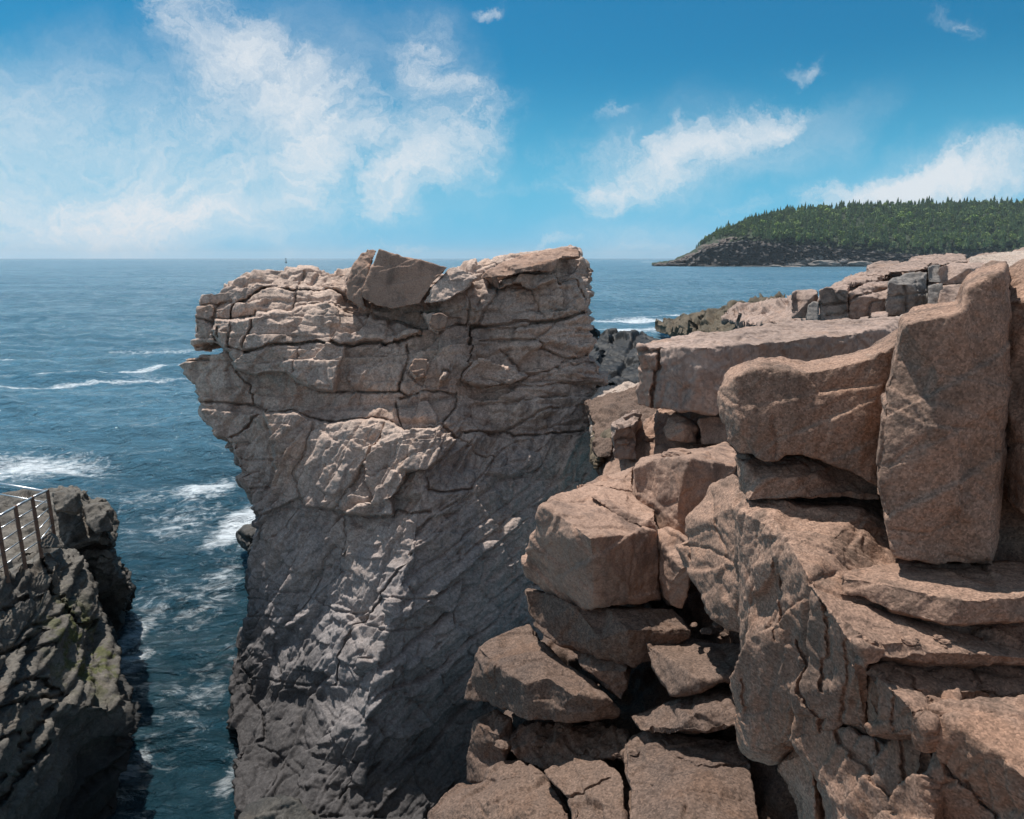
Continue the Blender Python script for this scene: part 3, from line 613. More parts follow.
rock('slab_rock', 'leftmost sloping slab at the bottom, on the edge above the gully', 'slab', M_low_shade,
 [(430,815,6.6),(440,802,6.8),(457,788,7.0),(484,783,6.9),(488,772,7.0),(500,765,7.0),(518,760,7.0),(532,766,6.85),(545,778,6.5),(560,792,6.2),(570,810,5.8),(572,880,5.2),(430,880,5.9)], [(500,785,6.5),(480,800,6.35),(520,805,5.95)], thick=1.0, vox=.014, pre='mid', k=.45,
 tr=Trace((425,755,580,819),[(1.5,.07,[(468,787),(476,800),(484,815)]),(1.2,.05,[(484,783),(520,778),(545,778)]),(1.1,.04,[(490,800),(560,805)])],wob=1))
rock('boulder', 'small upright block at the gully edge under the slanting boulder bright end', B, M_low_shade,
 [(467,782,7.5),(468,750,7.6),(474,722,7.7),(482,716,7.8),(493,710,7.8),(511,718,7.5),(510,745,7.3),(506,765,7.2),(483,783,7.2)], [(480,725,7.5),(498,735,7.25)], thick=.9, vox=.018, pre='mid', k=.5)
rock('rubble_slab', 'dark flat stones filling the hollow behind the bottom slabs', 'rubble', M_low_shade,
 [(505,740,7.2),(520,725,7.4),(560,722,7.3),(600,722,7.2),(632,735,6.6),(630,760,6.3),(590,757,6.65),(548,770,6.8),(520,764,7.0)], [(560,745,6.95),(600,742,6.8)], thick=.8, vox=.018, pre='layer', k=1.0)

# B: rounded-end block, E: wedge under it
rock('near_block', 'long rounded granite block bridging a dark gap, left of the tallest near block', B, M_near,
 [(720,388,5.3),(723,374,5.35),(730,366,5.4),(742,361,5.45),(760,357,5.5),(778,357,5.5),(790,360,5.45),(806,362,5.4),(840,356,5.35),(872,347,5.3),(905,325,5.4),(930,330,5.2),(930,500,4.8),(885,492,4.7),(862,478,4.72),(838,468,4.8),(820,460,4.85),(800,454,4.9),(786,453,4.95),(775,462,4.9),(760,459,4.95),(738,455,5.05),(727,442,5.1),(722,415,5.2)],
 [(727,386,5.15),(734,377,5.1),(760,368,5.07),(790,371,5.02),(806,372,5.0),(840,366,4.96),(875,357,4.92),(900,341,4.95),(740,430,4.98),(800,430,4.9),(860,440,4.78)], creases=[(24,25),(25,26),(26,27),(27,28),(28,29),(29,30),(30,31)], thick=1.0, vox=.013, pre='near', k=.8, shrink=.9,
 tr=Trace((715,350,900,500),[(1.6,.05,[(775,462),(776,445),(773,418)])],wob=.8), rnd=2)
rock('wedge_block', 'wedge of rock under the rounded granite block, above the sunlit ledge', B, M_near,
 [(735,456,5.15),(760,455,5.2),(800,452,5.2),(840,462,5.1),(880,475,5.0),(882,500,4.75),(850,497,4.85),(800,499,4.8),(746,503,4.85),(738,490,5.0)], [(760,478,4.9),(800,475,4.85),(840,482,4.95)], thick=.8, vox=.013, pre='near', k=1.0)
# C tallest block
rock('near_block', 'tallest near granite block with a stepped top and speckled front face', B, M_near,
 [(880,430,4.1),(885,385,4.2),(893,350,4.25),(902,317,4.35),(912,309,4.5),(920,305,4.6),(940,303,4.6),(958,302,4.5),(961,288,4.55),(967,275,4.6),(978,267,4.6),(994,261,4.6),(1008,258,4.6),(1012,330,4.2),(1006,455,4.15),(1001,520,4.05),(996,569,4.0),(960,567,3.9),(930,564,3.9),(905,560,3.9),(891,556,3.9),(886,530,3.95),(877,490,4.0),(876,470,4.05)],
 [(904,324,4.08),(960,313,4.02),(968,288,4.1),(1004,270,4.12),(1000,450,3.95),(992,560,3.85),(930,450,3.92),(940,380,3.98)], creases=[(24,25),(25,26),(26,27),(27,28),(28,29)], thick=1.1, vox=.012, pre='near', k=.7, shrink=.9,
 tr=Trace((870,255,1024,575),[(1.3,.03,[(892,530),(930,535),(958,522),(963,508),(960,490),(952,480)]),(1.3,.025,[(893,350),(884,400),(884,440),(878,470)])],wob=1), rnd=2)
rock('near_block', 'block at the right border split from the tallest block by a dark vertical cleft', B, M_near,
 [(1001,300,4.4),(1005,268,4.7),(1022,257,4.7),(1100,250,4.7),(1180,300,4.4),(1180,540,3.9),(1100,545,3.85),(1040,530,3.85),(1014,512,3.98),(1003,495,4.2),(1002,400,4.28)], [(1030,300,4.15),(1030,480,3.85),(1100,300,4.0)], thick=1.2, vox=.014, pre='near', k=.8, rnd=4)
rock('near_block', 'dark recessed rock closing the cleft behind the two tallest near blocks', B, M_near,
 [(985,300,4.9),(1060,290,4.9),(1180,300,4.8),(1180,580,4.3),(1000,575,4.3),(985,560,4.4)], thick=1.0, vox=.02, pre='near', k=1)
# G thin slab
rock('thin_slab', 'thick angular slab lying on the ledge under the tallest near block', 'slab', M_near,
 [(837,574,3.88),(843,569,3.98),(860,565,4.05),(886,562,4.1),(1100,562,4.1),(1120,618,3.4),(1040,622,3.42),(985,625,3.46),(944,626,3.48),(921,619,3.55),(890,613,3.62),(865,600,3.72),(838,596,3.82)],
 [(880,581,3.72),(930,593,3.58),(966,599,3.48),(1060,593,3.45)], creases=[(0,13),(13,14),(14,15),(15,16),(15,8)], thick=.7, vox=.011, pre='near', k=.7, shrink=.9)
# F the near ledge in tiers
def wallx(amp):
    def f(V, Q, N):
        d = blockd(V, (.25, .2, 1), (.35, 1, .1), .45, 1.1, 51, .07 * amp, .08 * amp, .035 * amp, .02, skew=.3) + blockd(V, (.25, .2, 1), (.35, 1, .1), .15, .5, 53, .014 * amp, .024 * amp, .01, .012)
        return V - N * smooth(d[:, None], Q, 1, .5).astype(np.float32)
    return f
def tier(label, out, inn, cre, tr, **kw):
    g = lambda a: IX(inn, out, a)
    rock('near_ledge', label, 'rock ledge', M_near, out, inn, [(g(a), g(b)) for a, b in zip(cre[:-1], cre[1:])], thick=1.2, vox=.0125, pre='near', tr=tr, shrink=1.0, **kw)
tier('near granite ledge with a sunlit flat top and a tall rough left face',
 [(738,510,4.9),(745,502,5.0),(800,498,5.2),(880,497,5.2),(960,560,4.6),(1060,590,4.2),(1160,600,4.0),(1160,668,3.5),(960,668,3.4),(900,665,3.35),(866,663,3.3),(868,700,3.45),(866,733,3.55),(845,727,3.7),(820,731,3.85),(797,738,4.0),(770,754,4.2),(750,747,4.3),(748,700,4.4),(745,640,4.55),(742,570,4.75)],
 [(774,514,4.62),(785,535,4.33),(795,554,4.1),(808,580,3.85),(822,602,3.65),(842,625,3.45),(861,647,3.28),(900,650,3.31),(960,653,3.36),(960,605,3.95),(880,562,4.35),(840,530,4.45),(900,620,3.62),(800,640,4.05),(770,600,4.45),(770,690,4.2),(840,690,3.62),(820,660,3.85)],
 [(774,514),(785,535),(795,554),(808,580),(822,602),(842,625),(861,647),(900,650),(960,653),(1160,668)],
 Trace((735,490,1024,770),[(1.8,.05,[(836,573),(820,577),(805,580)]),(2.6,.09,[(800,640),(806,665),(801,690),(820,715),(822,728)]),(2.4,.09,[(820,600),(828,650),(824,690)]),(2.2,.07,[(775,560),(780,600),(785,640)]),(2.2,.08,[(754,680),(750,720)]),(2.2,.07,[(842,640),(846,690),(842,722)]),(1.8,.04,[(800,520),(840,518),(880,530)])], wob=1.2, blur=1.0), extra=wallx(1.0), k=.75)
tier('second step of the near ledge, strewn with loose stones below the angular slab',
 [(861,663,3.42),(900,655,3.6),(960,655,3.7),(1040,655,3.7),(1160,660,3.6),(1160,700,3.4),(1000,703,3.3),(945,708,3.15),(929,724,2.97),(931,743,2.97),(900,740,3.12),(872,736,3.32),(864,700,3.42)],
 [(880,679,3.28),(904,701,3.1),(875,710,3.36),(905,725,3.12),(960,680,3.42)], [(861,663),(880,679),(904,701),(929,724)],
 Trace((855,645,1024,760),[(2.0,.08,[(905,668),(920,680),(935,705)]),(2.0,.07,[(960,660),(990,690),(1024,698)]),(2.2,.06,[(890,690),(892,735)])], wob=1.2, blur=1.0), extra=wallx(1.0), k=.9)
tier('lowest step of the near ledge, nearest the camera, sunlit along its edge',
 [(929,706,3.1),(945,700,3.12),(1000,690,3.2),(1060,690,3.2),(1160,700,3.1),(1160,920,2.3),(960,920,2.8),(935,819,3.05),(927,760,3.05),(928,730,3.05)],
 [(945,712,3.03),(969,730,2.88),(1000,757,2.7),(1030,783,2.55),(1070,820,2.4),(950,770,3.0),(990,805,2.84)], [(929,706),(945,712),(969,730),(1000,757),(1030,783),(1070,820)],
 Trace((920,680,1024,819),[(2.6,.10,[(950,760),(980,785),(1000,819)]),(2.0,.06,[(985,712),(1024,722)])], wob=1.2, blur=1.0), extra=wallx(1.0), k=.75)
tier('cracked lower tier of rock under the near ledge, right of the upright reddish block',
 [(796,740,4.0),(816,732,3.9),(845,730,3.7),(870,737,3.5),(900,740,3.3),(927,738,3.15),(930,760,3.1),(935,819,2.9),(945,920,2.5),(820,920,3.2),(834,815,3.55),(820,770,3.8),(800,748,3.95)],
 [(860,780,3.45),(900,780,3.2)], [(860,780),(900,780)],
 Trace((790,725,950,819),[(2.8,.10,[(838,735),(870,775),(905,819)]),(2.6,.09,[(874,740),(873,775)]),(2.4,.08,[(906,740),(900,780),(890,800)])], wob=1.2, blur=1.0), extra=wallx(1.2), k=.8)
rock('boulder', 'upright reddish block with a dark right side at the foot of the near wall', B, M_near,
 [(776,762,4.3),(790,745,4.3),(797,740,4.25),(820,742,4.2),(828,760,4.15),(836,800,4.05),(834,850,4.0),(800,850,4.05),(796,800,4.15),(788,785,4.2),(776,772,4.28)], [(812,750,3.95),(815,800,3.9),(815,840,3.85)], creases=[(3,11),(11,12),(12,13)], thick=.6, vox=.012, pre='near', k=1)
rock('stone', 'small loose stone lying in the shade under the thick angular slab', 'stone', M_near,
 [(937,652,3.68),(945,645,3.75),(957,646,3.75),(965,653,3.68),(960,661,3.6),(942,661,3.6)], thick=.15, vox=.01, pre='near', k=.6)
for (px, py, w_, h_, Y, lab) in ((706,631,16,8,6.6,'flat pebble-like stone on the shaded ground between the wedge and the triangular block'),(718,624,12,7,6.5,'tiny stone nearest the foot of the tall wedge of rock'),(694,625,9,5,6.75,'tiny stone beside the dark front of the stepped block')):
    rock('stone', lab, 'stone', M_low_shade, [(px-w_/2,py,Y),(px-w_/4,py-h_/2,Y+.05),(px+w_/4,py-h_/2,Y+.05),(px+w_/2,py,Y),(px+w_/3,py+h_/2,Y-.05),(px-w_/3,py+h_/2,Y-.05)], thick=.2, vox=.014, pre='near', k=.6)
print('near', NV, time.time() - T0)
def lump(name, label, cat, mat, c, r, seed, group=None, sub=3):
    bm = bmesh.new(); bmesh.ops.create_icosphere(bm, subdivisions=sub, radius=1)
    V = np.array([v.co[:] for v in bm.verts], np.float32); F = [[v.index for v in f.verts] for f in bm.faces]; bm.free()
    f1, f2, ih, vec = worley(V * 1.7 + seed * 3.1, seed)
    V = V * (1 + .25 * (((ih & np.uint32(255)) / 255.) - .5) + .3 * fbm(V * 1.5 + seed, 3, seed))[:, None]
    V = V * np.array(r, np.float32) + np.array(c, np.float32)
    o = link_mesh(name, V, F, mat, smooth=False); return tag(o, label, cat, group)
# ================================================================== FAR SHORE ON THE RIGHT
def shelf(th, ln, amp):
    def f(V, Q, N):
        d = blockd(V, (1, .35, .04), (-.04, -.1, 1), th, ln, 61, amp, amp * .7, amp * .3, th * .12, skew=.4) + blockd(V, (.3, 1, 0), (1, -.3, .1), ln * .6, ln, 64, amp * .5, amp * .5, amp * .2, th * .12)
        return V - N * smooth(d[:, None], Q, 1, .5).astype(np.float32)
    return f
def bgblock(label, out, inner=(), mat=None, thick=2.5, creases=(), **kw):
    kw['k'] = kw.get('k', .35) * 1.3; kw.setdefault('vox', .036); kw['pre'] = 'layer'
    ys = [p[1] for p in out]; lim = min(ys) + .4 * (max(ys) - min(ys)); tp = [p[2] for p in out if p[1] <= lim]
    if label.find('ledge') < 0 and tp:
        yb = sum(tp) / len(tp) - .45; out = [(a, b, max(c, yb) if b > lim else c) for a, b, c in out]; inner = [(a, b, max(c, yb - .15)) for a, b, c in inner]
    return rock('shore_block', label, 'boulder', mat or M_back, out, inner, creases, thick=thick, rnd=1, shrink=.92, **kw)
rock('rock_shelf', 'low brown shelf of rock running out into the surf beyond the slab', 'rock ledge', M_weed,
 [(650,326,95),(662,321,95),(690,315,85),(720,309,72),(760,303,55),(795,299,44),(815,300,36),(815,330,30),(760,345,36),(700,340,60),(665,333,88)], [(700,320,80),(740,314,62),(780,310,42)], thick=6, vox=.14, pre='layer', k=1.5, extra=shelf(1.0, 3.2, 1.1))
rock('rock_shelf', 'reddish broken ledges between the low brown shelf and the block wall', 'rock ledge', M_back,
 [(722,317,44),(735,308,46),(760,302,42),(780,299,38),(800,297,34),(806,322,28),(770,326,30),(735,325,36)], [(765,311,36),(740,314,41)], thick=4, vox=.08, pre='layer', k=1.2, extra=shelf(.5, 1.8, .5))
rock('black_ledge', 'wet black ledges low in the gap between the cliff and the slab', 'rock ledge', M_black,
 [(588,338,44),(610,335,46),(640,333,46),(660,340,42),(655,400,30),(600,400,30),(585,370,36)], [(600,352,40),(630,350,40),(615,368,36)], thick=6, vox=.09, pre='layer', k=1.0, extra=shelf(.9, 3.5, .9))
rock('stone', 'small dark stone on the skyline of the cliff right edge, above the wet black ledges', 'stone', M_black,
 [(588,330,22),(594,327,22),(600,332,22),(600,338,22),(590,338,22)], thick=1, vox=.05, pre='mid', k=.6)
rock('shore_plateau', None, None, M_back,
 [(800,318,26),(830,289,29),(880,272,32),(940,262,34),(985,256,40),(1024,250,46),(1120,240,50),(1200,300,20),(1100,330,15),(900,330,19),(820,325,23)], [(905,300,25),(950,285,27),(990,275,28),(1040,268,30)], thick=8, vox=.11, pre='layer', k=1.0, kind='structure', extra=shelf(.6, 2.0, .35))
bgblock('reddish square block at the left end of the block wall', [(792,318,21.5),(792,293,22),(797,290,22.5),(816,290,22.5),(818,292,22),(817,318,21.5)], [(815,294,21.8)])
bgblock('narrow grey slab leaning against the reddish square block', [(806,320,20.6),(808,305,20.9),(813,301,21),(819,302,21),(819,321,20.5)], mat=M_grey, k=.3)
trJ = Trace((815,255,990,325),[(1.6,.25,[(819,305),(848,303)]),(1.4,.2,[(825,316),(848,312)]),(1.6,.25,[(849,300),(870,292),(886,288)]),(1.4,.2,[(866,318),(872,303),(886,300)]),(1.4,.2,[(905,285),(906,312)]),(1.2,.15,[(890,297),(928,292)]),(1.2,.15,[(917,281),(918,310)])],wob=.8)
bgblock('brown two-storey block of the block wall, second from its left end', [(820,321,20.5),(819,290,21.3),(826,287,21.8),(845,284,22.4),(850,285,22),(848,322,20.5)], [(848,290,21)], tr=trJ, pre='far', k=.45)
bgblock('brown rounded block in the middle of the block wall', [(848,319,20.8),(849,293,21.5),(858,286,22),(875,281,22.6),(890,281,22.4),(888,300,21.5),(886,318,20.8)], [(865,295,21.2)], tr=trJ, k=.5)
bgblock('grey jointed rock face in the middle of the block wall', [(884,316,20.4),(888,282,21.2),(893,277,21.6),(912,272,22),(928,272,22),(929,300,21),(926,312,20.4),(900,316,20.2)], [(910,285,21)], mat=M_grey, tr=trJ, k=.45)
bgblock('small grey cube above the grey jointed face', [(928,282,21.6),(928,267,22),(933,265,22.4),(940,265,22.4),(941,283,21.6)], mat=M_grey, k=.25)
bgblock('grey lower block under the small grey cube', [(928,312,20.2),(928,286,20.9),(942,284,20.9),(944,308,20.2)], mat=M_grey, k=.35)
bgblock('wide red block on the right of the block wall', [(938,286,21.4),(939,267,22),(950,263,22.6),(985,262,23),(988,264,22.6),(986,283,21.6)], [(970,268,21.9)], k=.35)
bgblock('low red block below the wide red block', [(938,304,20.2),(940,288,20.8),(948,285,21),(968,284,21),(968,300,20.3),(950,306,20)], k=.35)
bgblock('flat red stone lying at the foot of the brown rounded block', [(870,318,19.4),(871,312,19.8),(886,311,19.8),(889,313,19.6),(888,319,19.3)], k=.25, thick=.8)
bgblock('small brown stone left of the flat red stone below the block wall', [(858,321,19.4),(860,317,19.7),(869,316,19.7),(870,321,19.3)], k=.25, thick=.6)
bgblock('long low brown ledge stepping down from the top of the block wall', [(836,286,24),(845,277,26),(865,272,27),(888,268,28),(892,277,25.5),(870,283,23.6)], k=.6, thick=4)
bgblock('rounded reddish ledge at the top left of the block wall', [(866,276,26),(867,266,27.5),(880,261,29),(900,261,29),(902,270,26),(885,276,25)], k=.5, thick=4)
bgblock('low curved ledge above the grey jointed face', [(888,272,25),(892,265,27),(905,262,28.5),(925,262,28.5),(928,268,25),(912,272,24)], k=.5, thick=4)
bgblock('flat red ledge on the horizon behind the wide red block', [(905,264,30),(912,257,34),(935,255,36),(965,254,36),(968,262,30),(935,266,27)], k=.6, thick=4)
bgblock('pale flat ledge on the horizon at the top right, behind the tallest near block', [(965,268,27),(970,257,33),(1000,253,38),(1040,249,42),(1060,262,30),(1010,270,24)], mat=M_pale, k=.6, thick=5)
bgblock('pale bare ledge between the block wall and the tallest near block', [(888,318,17.5),(925,314,18.5),(945,306,19.5),(985,286,20.5),(1000,290,18),(960,330,14),(905,335,14.5)], mat=M_pale, k=.4, thick=2)
# rock in the surf at the cliff and the one at its foot
rock('sea_rock', 'small brown rock washed by foam at the seaward edge of the cliff', B, M_dark,
 [(238,540,21.4),(239,531,21.8),(245,525,22),(254,523,22),(266,527,22),(266,556,20.5),(250,553,20.5),(243,549,20.9)], [(250,535,21)], thick=2, vox=.05, pre='far', k=.5)
rock('sea_rock', 'dark low rock in the corner between the cliff foot and the channel', B, M_dark,
 [(234,825,9.9),(248,806,10.2),(262,797,10.3),(280,793,10.2),(298,800,10.0),(320,819,9.8),(320,880,9.0),(234,880,9.4)], [(270,808,9.9)], thick=1.2, vox=.03, pre='mid', k=1)
print('far rocks', NV, time.time() - T0)

# loose stones lying on the ledges
bpy.context.view_layer.update(); dgq = bpy.context.evaluated_depsgraph_get()
rs = random.Random(77)
def stones(n, x0, x1, y0, y1, size, label, group, mat):
    for k in range(n):
        px, py = rs.uniform(x0, x1), rs.uniform(y0, y1); a, b = ray(px, py); d = Vector((a, 1, b)).normalized()
        hit, loc, nor, *_ = sc.ray_cast(dgq, Vector((0, 0, CH)), d)
        if not hit or nor.z < .35: continue
        q = size * rs.uniform(.5, 1.5); lump('stone', label, 'stone', mat, (loc.x, loc.y, loc.z + q * .15), (q * rs.uniform(.8, 1.3), q * rs.uniform(.7, 1.1), q * rs.uniform(.35, .6)), 300 + int(px * 7 + k), group, 3)
stones(26, 868, 1010, 636, 690, .028, 'small loose stone on the second step of the near ledge, under the angular slab', 'loose stones on the near ledge', M_near)
stones(26, 690, 745, 612, 640, .05, 'small loose stone in the hollow between the wedge and the flat-topped block', 'loose stones in the hollow', M_low_shade)
stones(26, 500, 640, 715, 765, .07, 'small loose stone in the gap behind the bottom slabs', 'loose stones behind the bottom slabs', M_low_shade)
stones(14, 612, 700, 436, 456, .10, 'small loose stone on the shelf below the flat-topped slab', 'loose stones on the shelf', M_mid)
# ================================================================== HEADLAND
rng = np.random.default_rng(5)
us = np.linspace(652, 1180, 560)
def xr(u): return ray(u, 258)[0]
gy_px = np.interp(us, [652,662,672,690,698,708,722,745,775,810,850,900,960,1024,1180], [263.5,262.5,261,252.5,247,239,231.5,223.5,216,211.5,209.5,208.5,208,208.5,212])
cy_px = np.interp(us, [652,662,672,690,700,720,745,770,800,850,900,1180], [264.5,263.5,262,255.5,249,243,242,245,247,252,256,256])
zr = lambda y, Y: CH + ray(512, y)[1] * Y
rows = []
Yrow = [(0, 905), (.1, 915), (.35, 920), (.7, 924), (1, 929), (1.15, 945), (1.4, 985), (1.7, 1040), (2, 1110), (2.4, 1190), (3, 1400)]
nv = 24
Vh = []; isr = []
prof = np.linspace(0, 3, 120)
for s_ in prof:
    Y = np.interp(s_, [a for a, _ in Yrow], [b for _, b in Yrow])
    zc = np.array([zr(y, 930) for y in cy_px]); zt = np.array([zr(y, 1120) for y in gy_px])
    if s_ <= 1: z = -3 + (zc + 3) * s_**.8
    elif s_ <= 2: t_ = s_ - 1; z = zc + (zt - zc) * (1 - (1 - t_)**1.35)
    else: z = zt * (3 - s_) - 5 * (s_ - 2)
    off = np.interp(us, [652, 700, 760, 840, 1180], [30, 12, 0, 10, -60])
    Yv = Y + off
    Vh.append(np.stack([np.array([xr(u) for u in us]) * Yv, Yv, z], 1)); isr.append(np.full(len(us), s_))
Vh = np.concatenate(Vh).astype(np.float32); isr = np.concatenate(isr)
cl = (isr > .02) & (isr < 1.25)
P = Vh * np.array([.14, .14, .03], np.float32)
dcol = ridged(P * 1.3, 5, 3, .6); bl = fbm(Vh * .08, 4, 8)
Vh[:, 1] += np.where(cl, -17 * (dcol - .3) + 4 * bl, 0); Vh[:, 2] += np.where(isr > 1.1, 3 * bl, np.where(cl, 2.5 * bl, 0))
nu = len(us); ii = np.arange((len(prof) - 1) * (nu - 1)); r_, c_ = ii // (nu - 1), ii % (nu - 1); a_ = r_ * nu + c_
Qh = np.stack([a_, a_ + 1, a_ + nu + 1, a_ + nu], 1)
M_hill = granite('hill_soil', (.04, .055, .022), (.03, .042, .018), (.025, .03, .018), .5, grain=.5, grain_amt=.3, bump=.3, bs=.2, streak=0)
M_farcliff = granite('far_cliff_rock', (.11, .095, .085), (.07, .063, .06), (.035, .034, .035), .8, grain=.6, grain_amt=.25, bump=.8, bs=.35, streak=.6)
hd = link_mesh('headland', Vh, Qh, M_farcliff); tag(hd, kind='structure')
hd.data.materials.append(M_hill)
mi = np.where(isr[Qh].mean(1) > 1.04, 1, 0)
fx = Vh[Qh].mean(1); ppx, ppy = proj(fx)
bare = (ppx < 738 + 40 * fbm(fx * .03, 2, 3)) & (isr[Qh].mean(1) < 1.25 + .25 * fbm(fx * .05, 3, 5))
mi[bare] = 0
M_redface = granite('far_cliff_top', (.17, .125, .10), (.115, .09, .076), (.06, .052, .047), .7, grain=.6, grain_amt=.25, bump=.8, bs=.35, streak=.4)
hd.data.materials.append(M_redface); mi[bare & (isr[Qh].mean(1) > .98)] = 2
hd.data.polygons.foreach_set('material_index', mi.astype(np.int32))
# pale shore ledges at the foot of the headland
for k, (px, py, w_, h_, Y) in enumerate([(792,265,14,3,905),(806,262,12,5,910),(824,264,16,4,900),(840,262,10,5,912),(775,266,7,1.6,890),(790,268.5,9,1.3,860),(858,264,14,4,905),(815,258.5,9,5,918),(868,261,8,4,915),(712,266.5,12,1.4,905),(755,267,16,1.2,895),(682,264.5,12,1.6,925)]):
    c = W(px, py, Y); s_ = Y / FPX
    lump('shore_ledge', 'pale rock ledge at the waterline below the wooded headland', 'rock ledge', M_farcliff if k > 8 else M_grey, (c[0], c[1], max(c[2], .2)), (w_ * s_, w_ * s_ * .7, h_ * s_ * .8), 20 + k, 'pale ledges at the headland shore')
# trees
def leafmat(name, c, v=.35):
    m = bpy.data.materials.new(name); t = NT(m)
    g = t.n('ShaderNodeNewGeometry'); oi = t.n('ShaderNodeObjectInfo').outputs['Random']
    n1 = t.noise(g.outputs['Position'], .06, 3, .5); n2 = t.noise(g.outputs['Position'], .9, 3, .6)
    f = t.math('ADD', t.math('MULTIPLY', n1, 1.5), t.math('ADD', t.math('MULTIPLY', n2, .5), t.math('MULTIPLY', g.outputs['Random Per Island'], .45)))
    col = t.mix(t.ramp(f, .75, 1.6, 0, 1, 'LINEAR'), tuple(x * (1 - v) for x in c), (c[0] * (1 + v * 1.7), c[1] * (1 + v * 1.3), c[2] * (1 + v)))
    b = t.n('ShaderNodeBsdfPrincipled', {'Base Color': col, 'Roughness': .8, 'Specular IOR Level': .2}); t.n('ShaderNodeOutputMaterial', {0: b.outputs[0]}); return m
M_spruce = leafmat('spruce_needles', (.10, .15, .062), .55); M_leaf = leafmat('bright_leaves', (.20, .30, .06), .3)
def conifer(h, r, rs):
    rr = random.Random(rs); V = []; F = []
    V += [(.02 * h, 0, 0), (-.01 * h, .017 * h, 0), (-.01 * h, -.017 * h, 0), (0, 0, h * .9)]; F += [(0, 1, 3), (1, 2, 3), (2, 0, 3)]
    nt = 8
    for t_ in range(nt):
        z0 = h * (.10 + .86 * t_ / nt); rad = r * (1 - t_ / nt)**.85 * rr.uniform(.75, 1.15); top = min(h * 1.0, z0 + h * .24)
        n = 9; b = len(V); V.append((rr.uniform(-.03, .03) * r, rr.uniform(-.03, .03) * r, top))
        for k in range(2 * n):
            a = math.pi * k / n + rr.uniform(-.15, .15); q = rad * (rr.uniform(.8, 1.25) if k % 2 == 0 else rr.uniform(.35, .6))
            V.append((q * math.cos(a), q * math.sin(a), z0 + (rr.uniform(-.05, .01) * h if k % 2 == 0 else .035 * h)))
        for k in range(2 * n): F.append((b, b + 1 + k, b + 1 + (k + 1) % (2 * n)))
    return V, F
def broad(h, r, rs):
    rr = random.Random(rs); V = []; F = []
    for k in range(150):
        th = rr.uniform(0, 6.283); u = rr.uniform(-1, 1); q = rr.uniform(.55, 1.05); s = math.sqrt(1 - u * u)
        c = Vector((r * q * s * math.cos(th), r * q * s * math.sin(th), h * .6 + h * .4 * q * u)); d = Vector((rr.gauss(0, 1), rr.gauss(0, 1), rr.gauss(0, 1))).normalized()
        p = d.orthogonal().normalized() * r * .24; w = d.cross(p).normalized() * r * .24; b = len(V)
        V += [tuple(c + p), tuple(c + w), tuple(c - p), tuple(c - w)]; F.append((b, b + 1, b + 2, b + 3))
    return V, F
TM = []
for k in range(6):
    V, F = conifer(1, .2 + .025 * (k % 3), 40 + k); TM.append((V, F))
def mk(name, V, F, m):
    me = bpy.data.meshes.new(name); me.from_pydata(V, [], F); me.materials.append(m); return me
treeme = [mk('spruce_tree', V, F, M_spruce) for V, F in TM]; leafme = mk('broadleaf_tree', *broad(1, .42, 4), M_leaf)
Gh = Vh.reshape(len(prof), nu, 3)
def ground(u, s_):
    fi_ = np.clip(np.interp(s_, prof, np.arange(len(prof))), 0, len(prof) - 1.001); fu = np.clip(np.interp(u, us, np.arange(nu)), 0, nu - 1.001)
    i, j = int(fi_), int(fu); a, b = fi_ - i, fu - j
    return (Gh[i, j] * (1 - a) * (1 - b) + Gh[i + 1, j] * a * (1 - b) + Gh[i, j + 1] * (1 - a) * b + Gh[i + 1, j + 1] * a * b)
rt = random.Random(11); single = []; mass = []
def okplace(u, s_):
    lim = np.interp(u, [690, 700, 720, 745, 760, 1180], [1.75, 1.5, 1.28, 1.12, 1.05, 1.05])
    return s_ > lim
n = 0
while n < 170:           # skyline trees
    u = rt.uniform(692, 1040); s_ = rt.uniform(1.9, 2.06)
    if not okplace(u, s_): continue
    single.append((u, s_, rt.choice((rt.uniform(7, 11), rt.uniform(9, 13), rt.uniform(12, 19))) if u > 740 else rt.uniform(5, 11), 0)); n += 1
for u in (715.5, 719, 726, 731, 708, 700): single.append((u, 2.0, 15 if u in (719, 726) else 11, 0))
n = 0
while n < 80:            # front row above the cliff and shore
    u = rt.uniform(735, 1040); s_ = rt.uniform(1.04, 1.25)
    if not okplace(u, s_): continue
    single.append((u, s_, rt.uniform(9, 16), 0)); n += 1
for u, s_ in ((897,1.55),(905,1.6),(888,1.5),(968,1.5),(980,1.48),(840,1.75),(823,1.8),(775,1.35),(870,1.62),(760,1.5),(815,1.45)): single.append((u, s_, rt.uniform(8, 12), 1))
for u, s_, h, kind in single:
    p = ground(u, s_); me = leafme if kind else treeme[rt.randrange(6)]
    o = bpy.data.objects.new('broadleaf_tree' if kind else 'spruce_tree', me); COL.objects.link(o); o.location = (p[0], p[1], p[2] - .5)
    w_ = h * rt.uniform(.85, 1.25); o.scale = (w_, w_, h); o.rotation_euler[2] = rt.uniform(0, 6.28)
    if kind: tag(o, 'bright green broadleaf tree standing out among the dark spruces of the headland', 'tree', 'broadleaf trees on the headland')
    elif s_ > 1.5: tag(o, 'dark spruce whose pointed top stands on the skyline of the wooded headland', 'tree', 'spruces on the headland skyline')
    else: tag(o, 'dark spruce at the lower edge of the wood, just above the headland shore', 'tree', 'spruces at the lower edge of the wood')
VV = []; FF = []; base = 0; BM = [broad(1, .36, 60 + k) for k in range(3)]; MI = []
n = 0
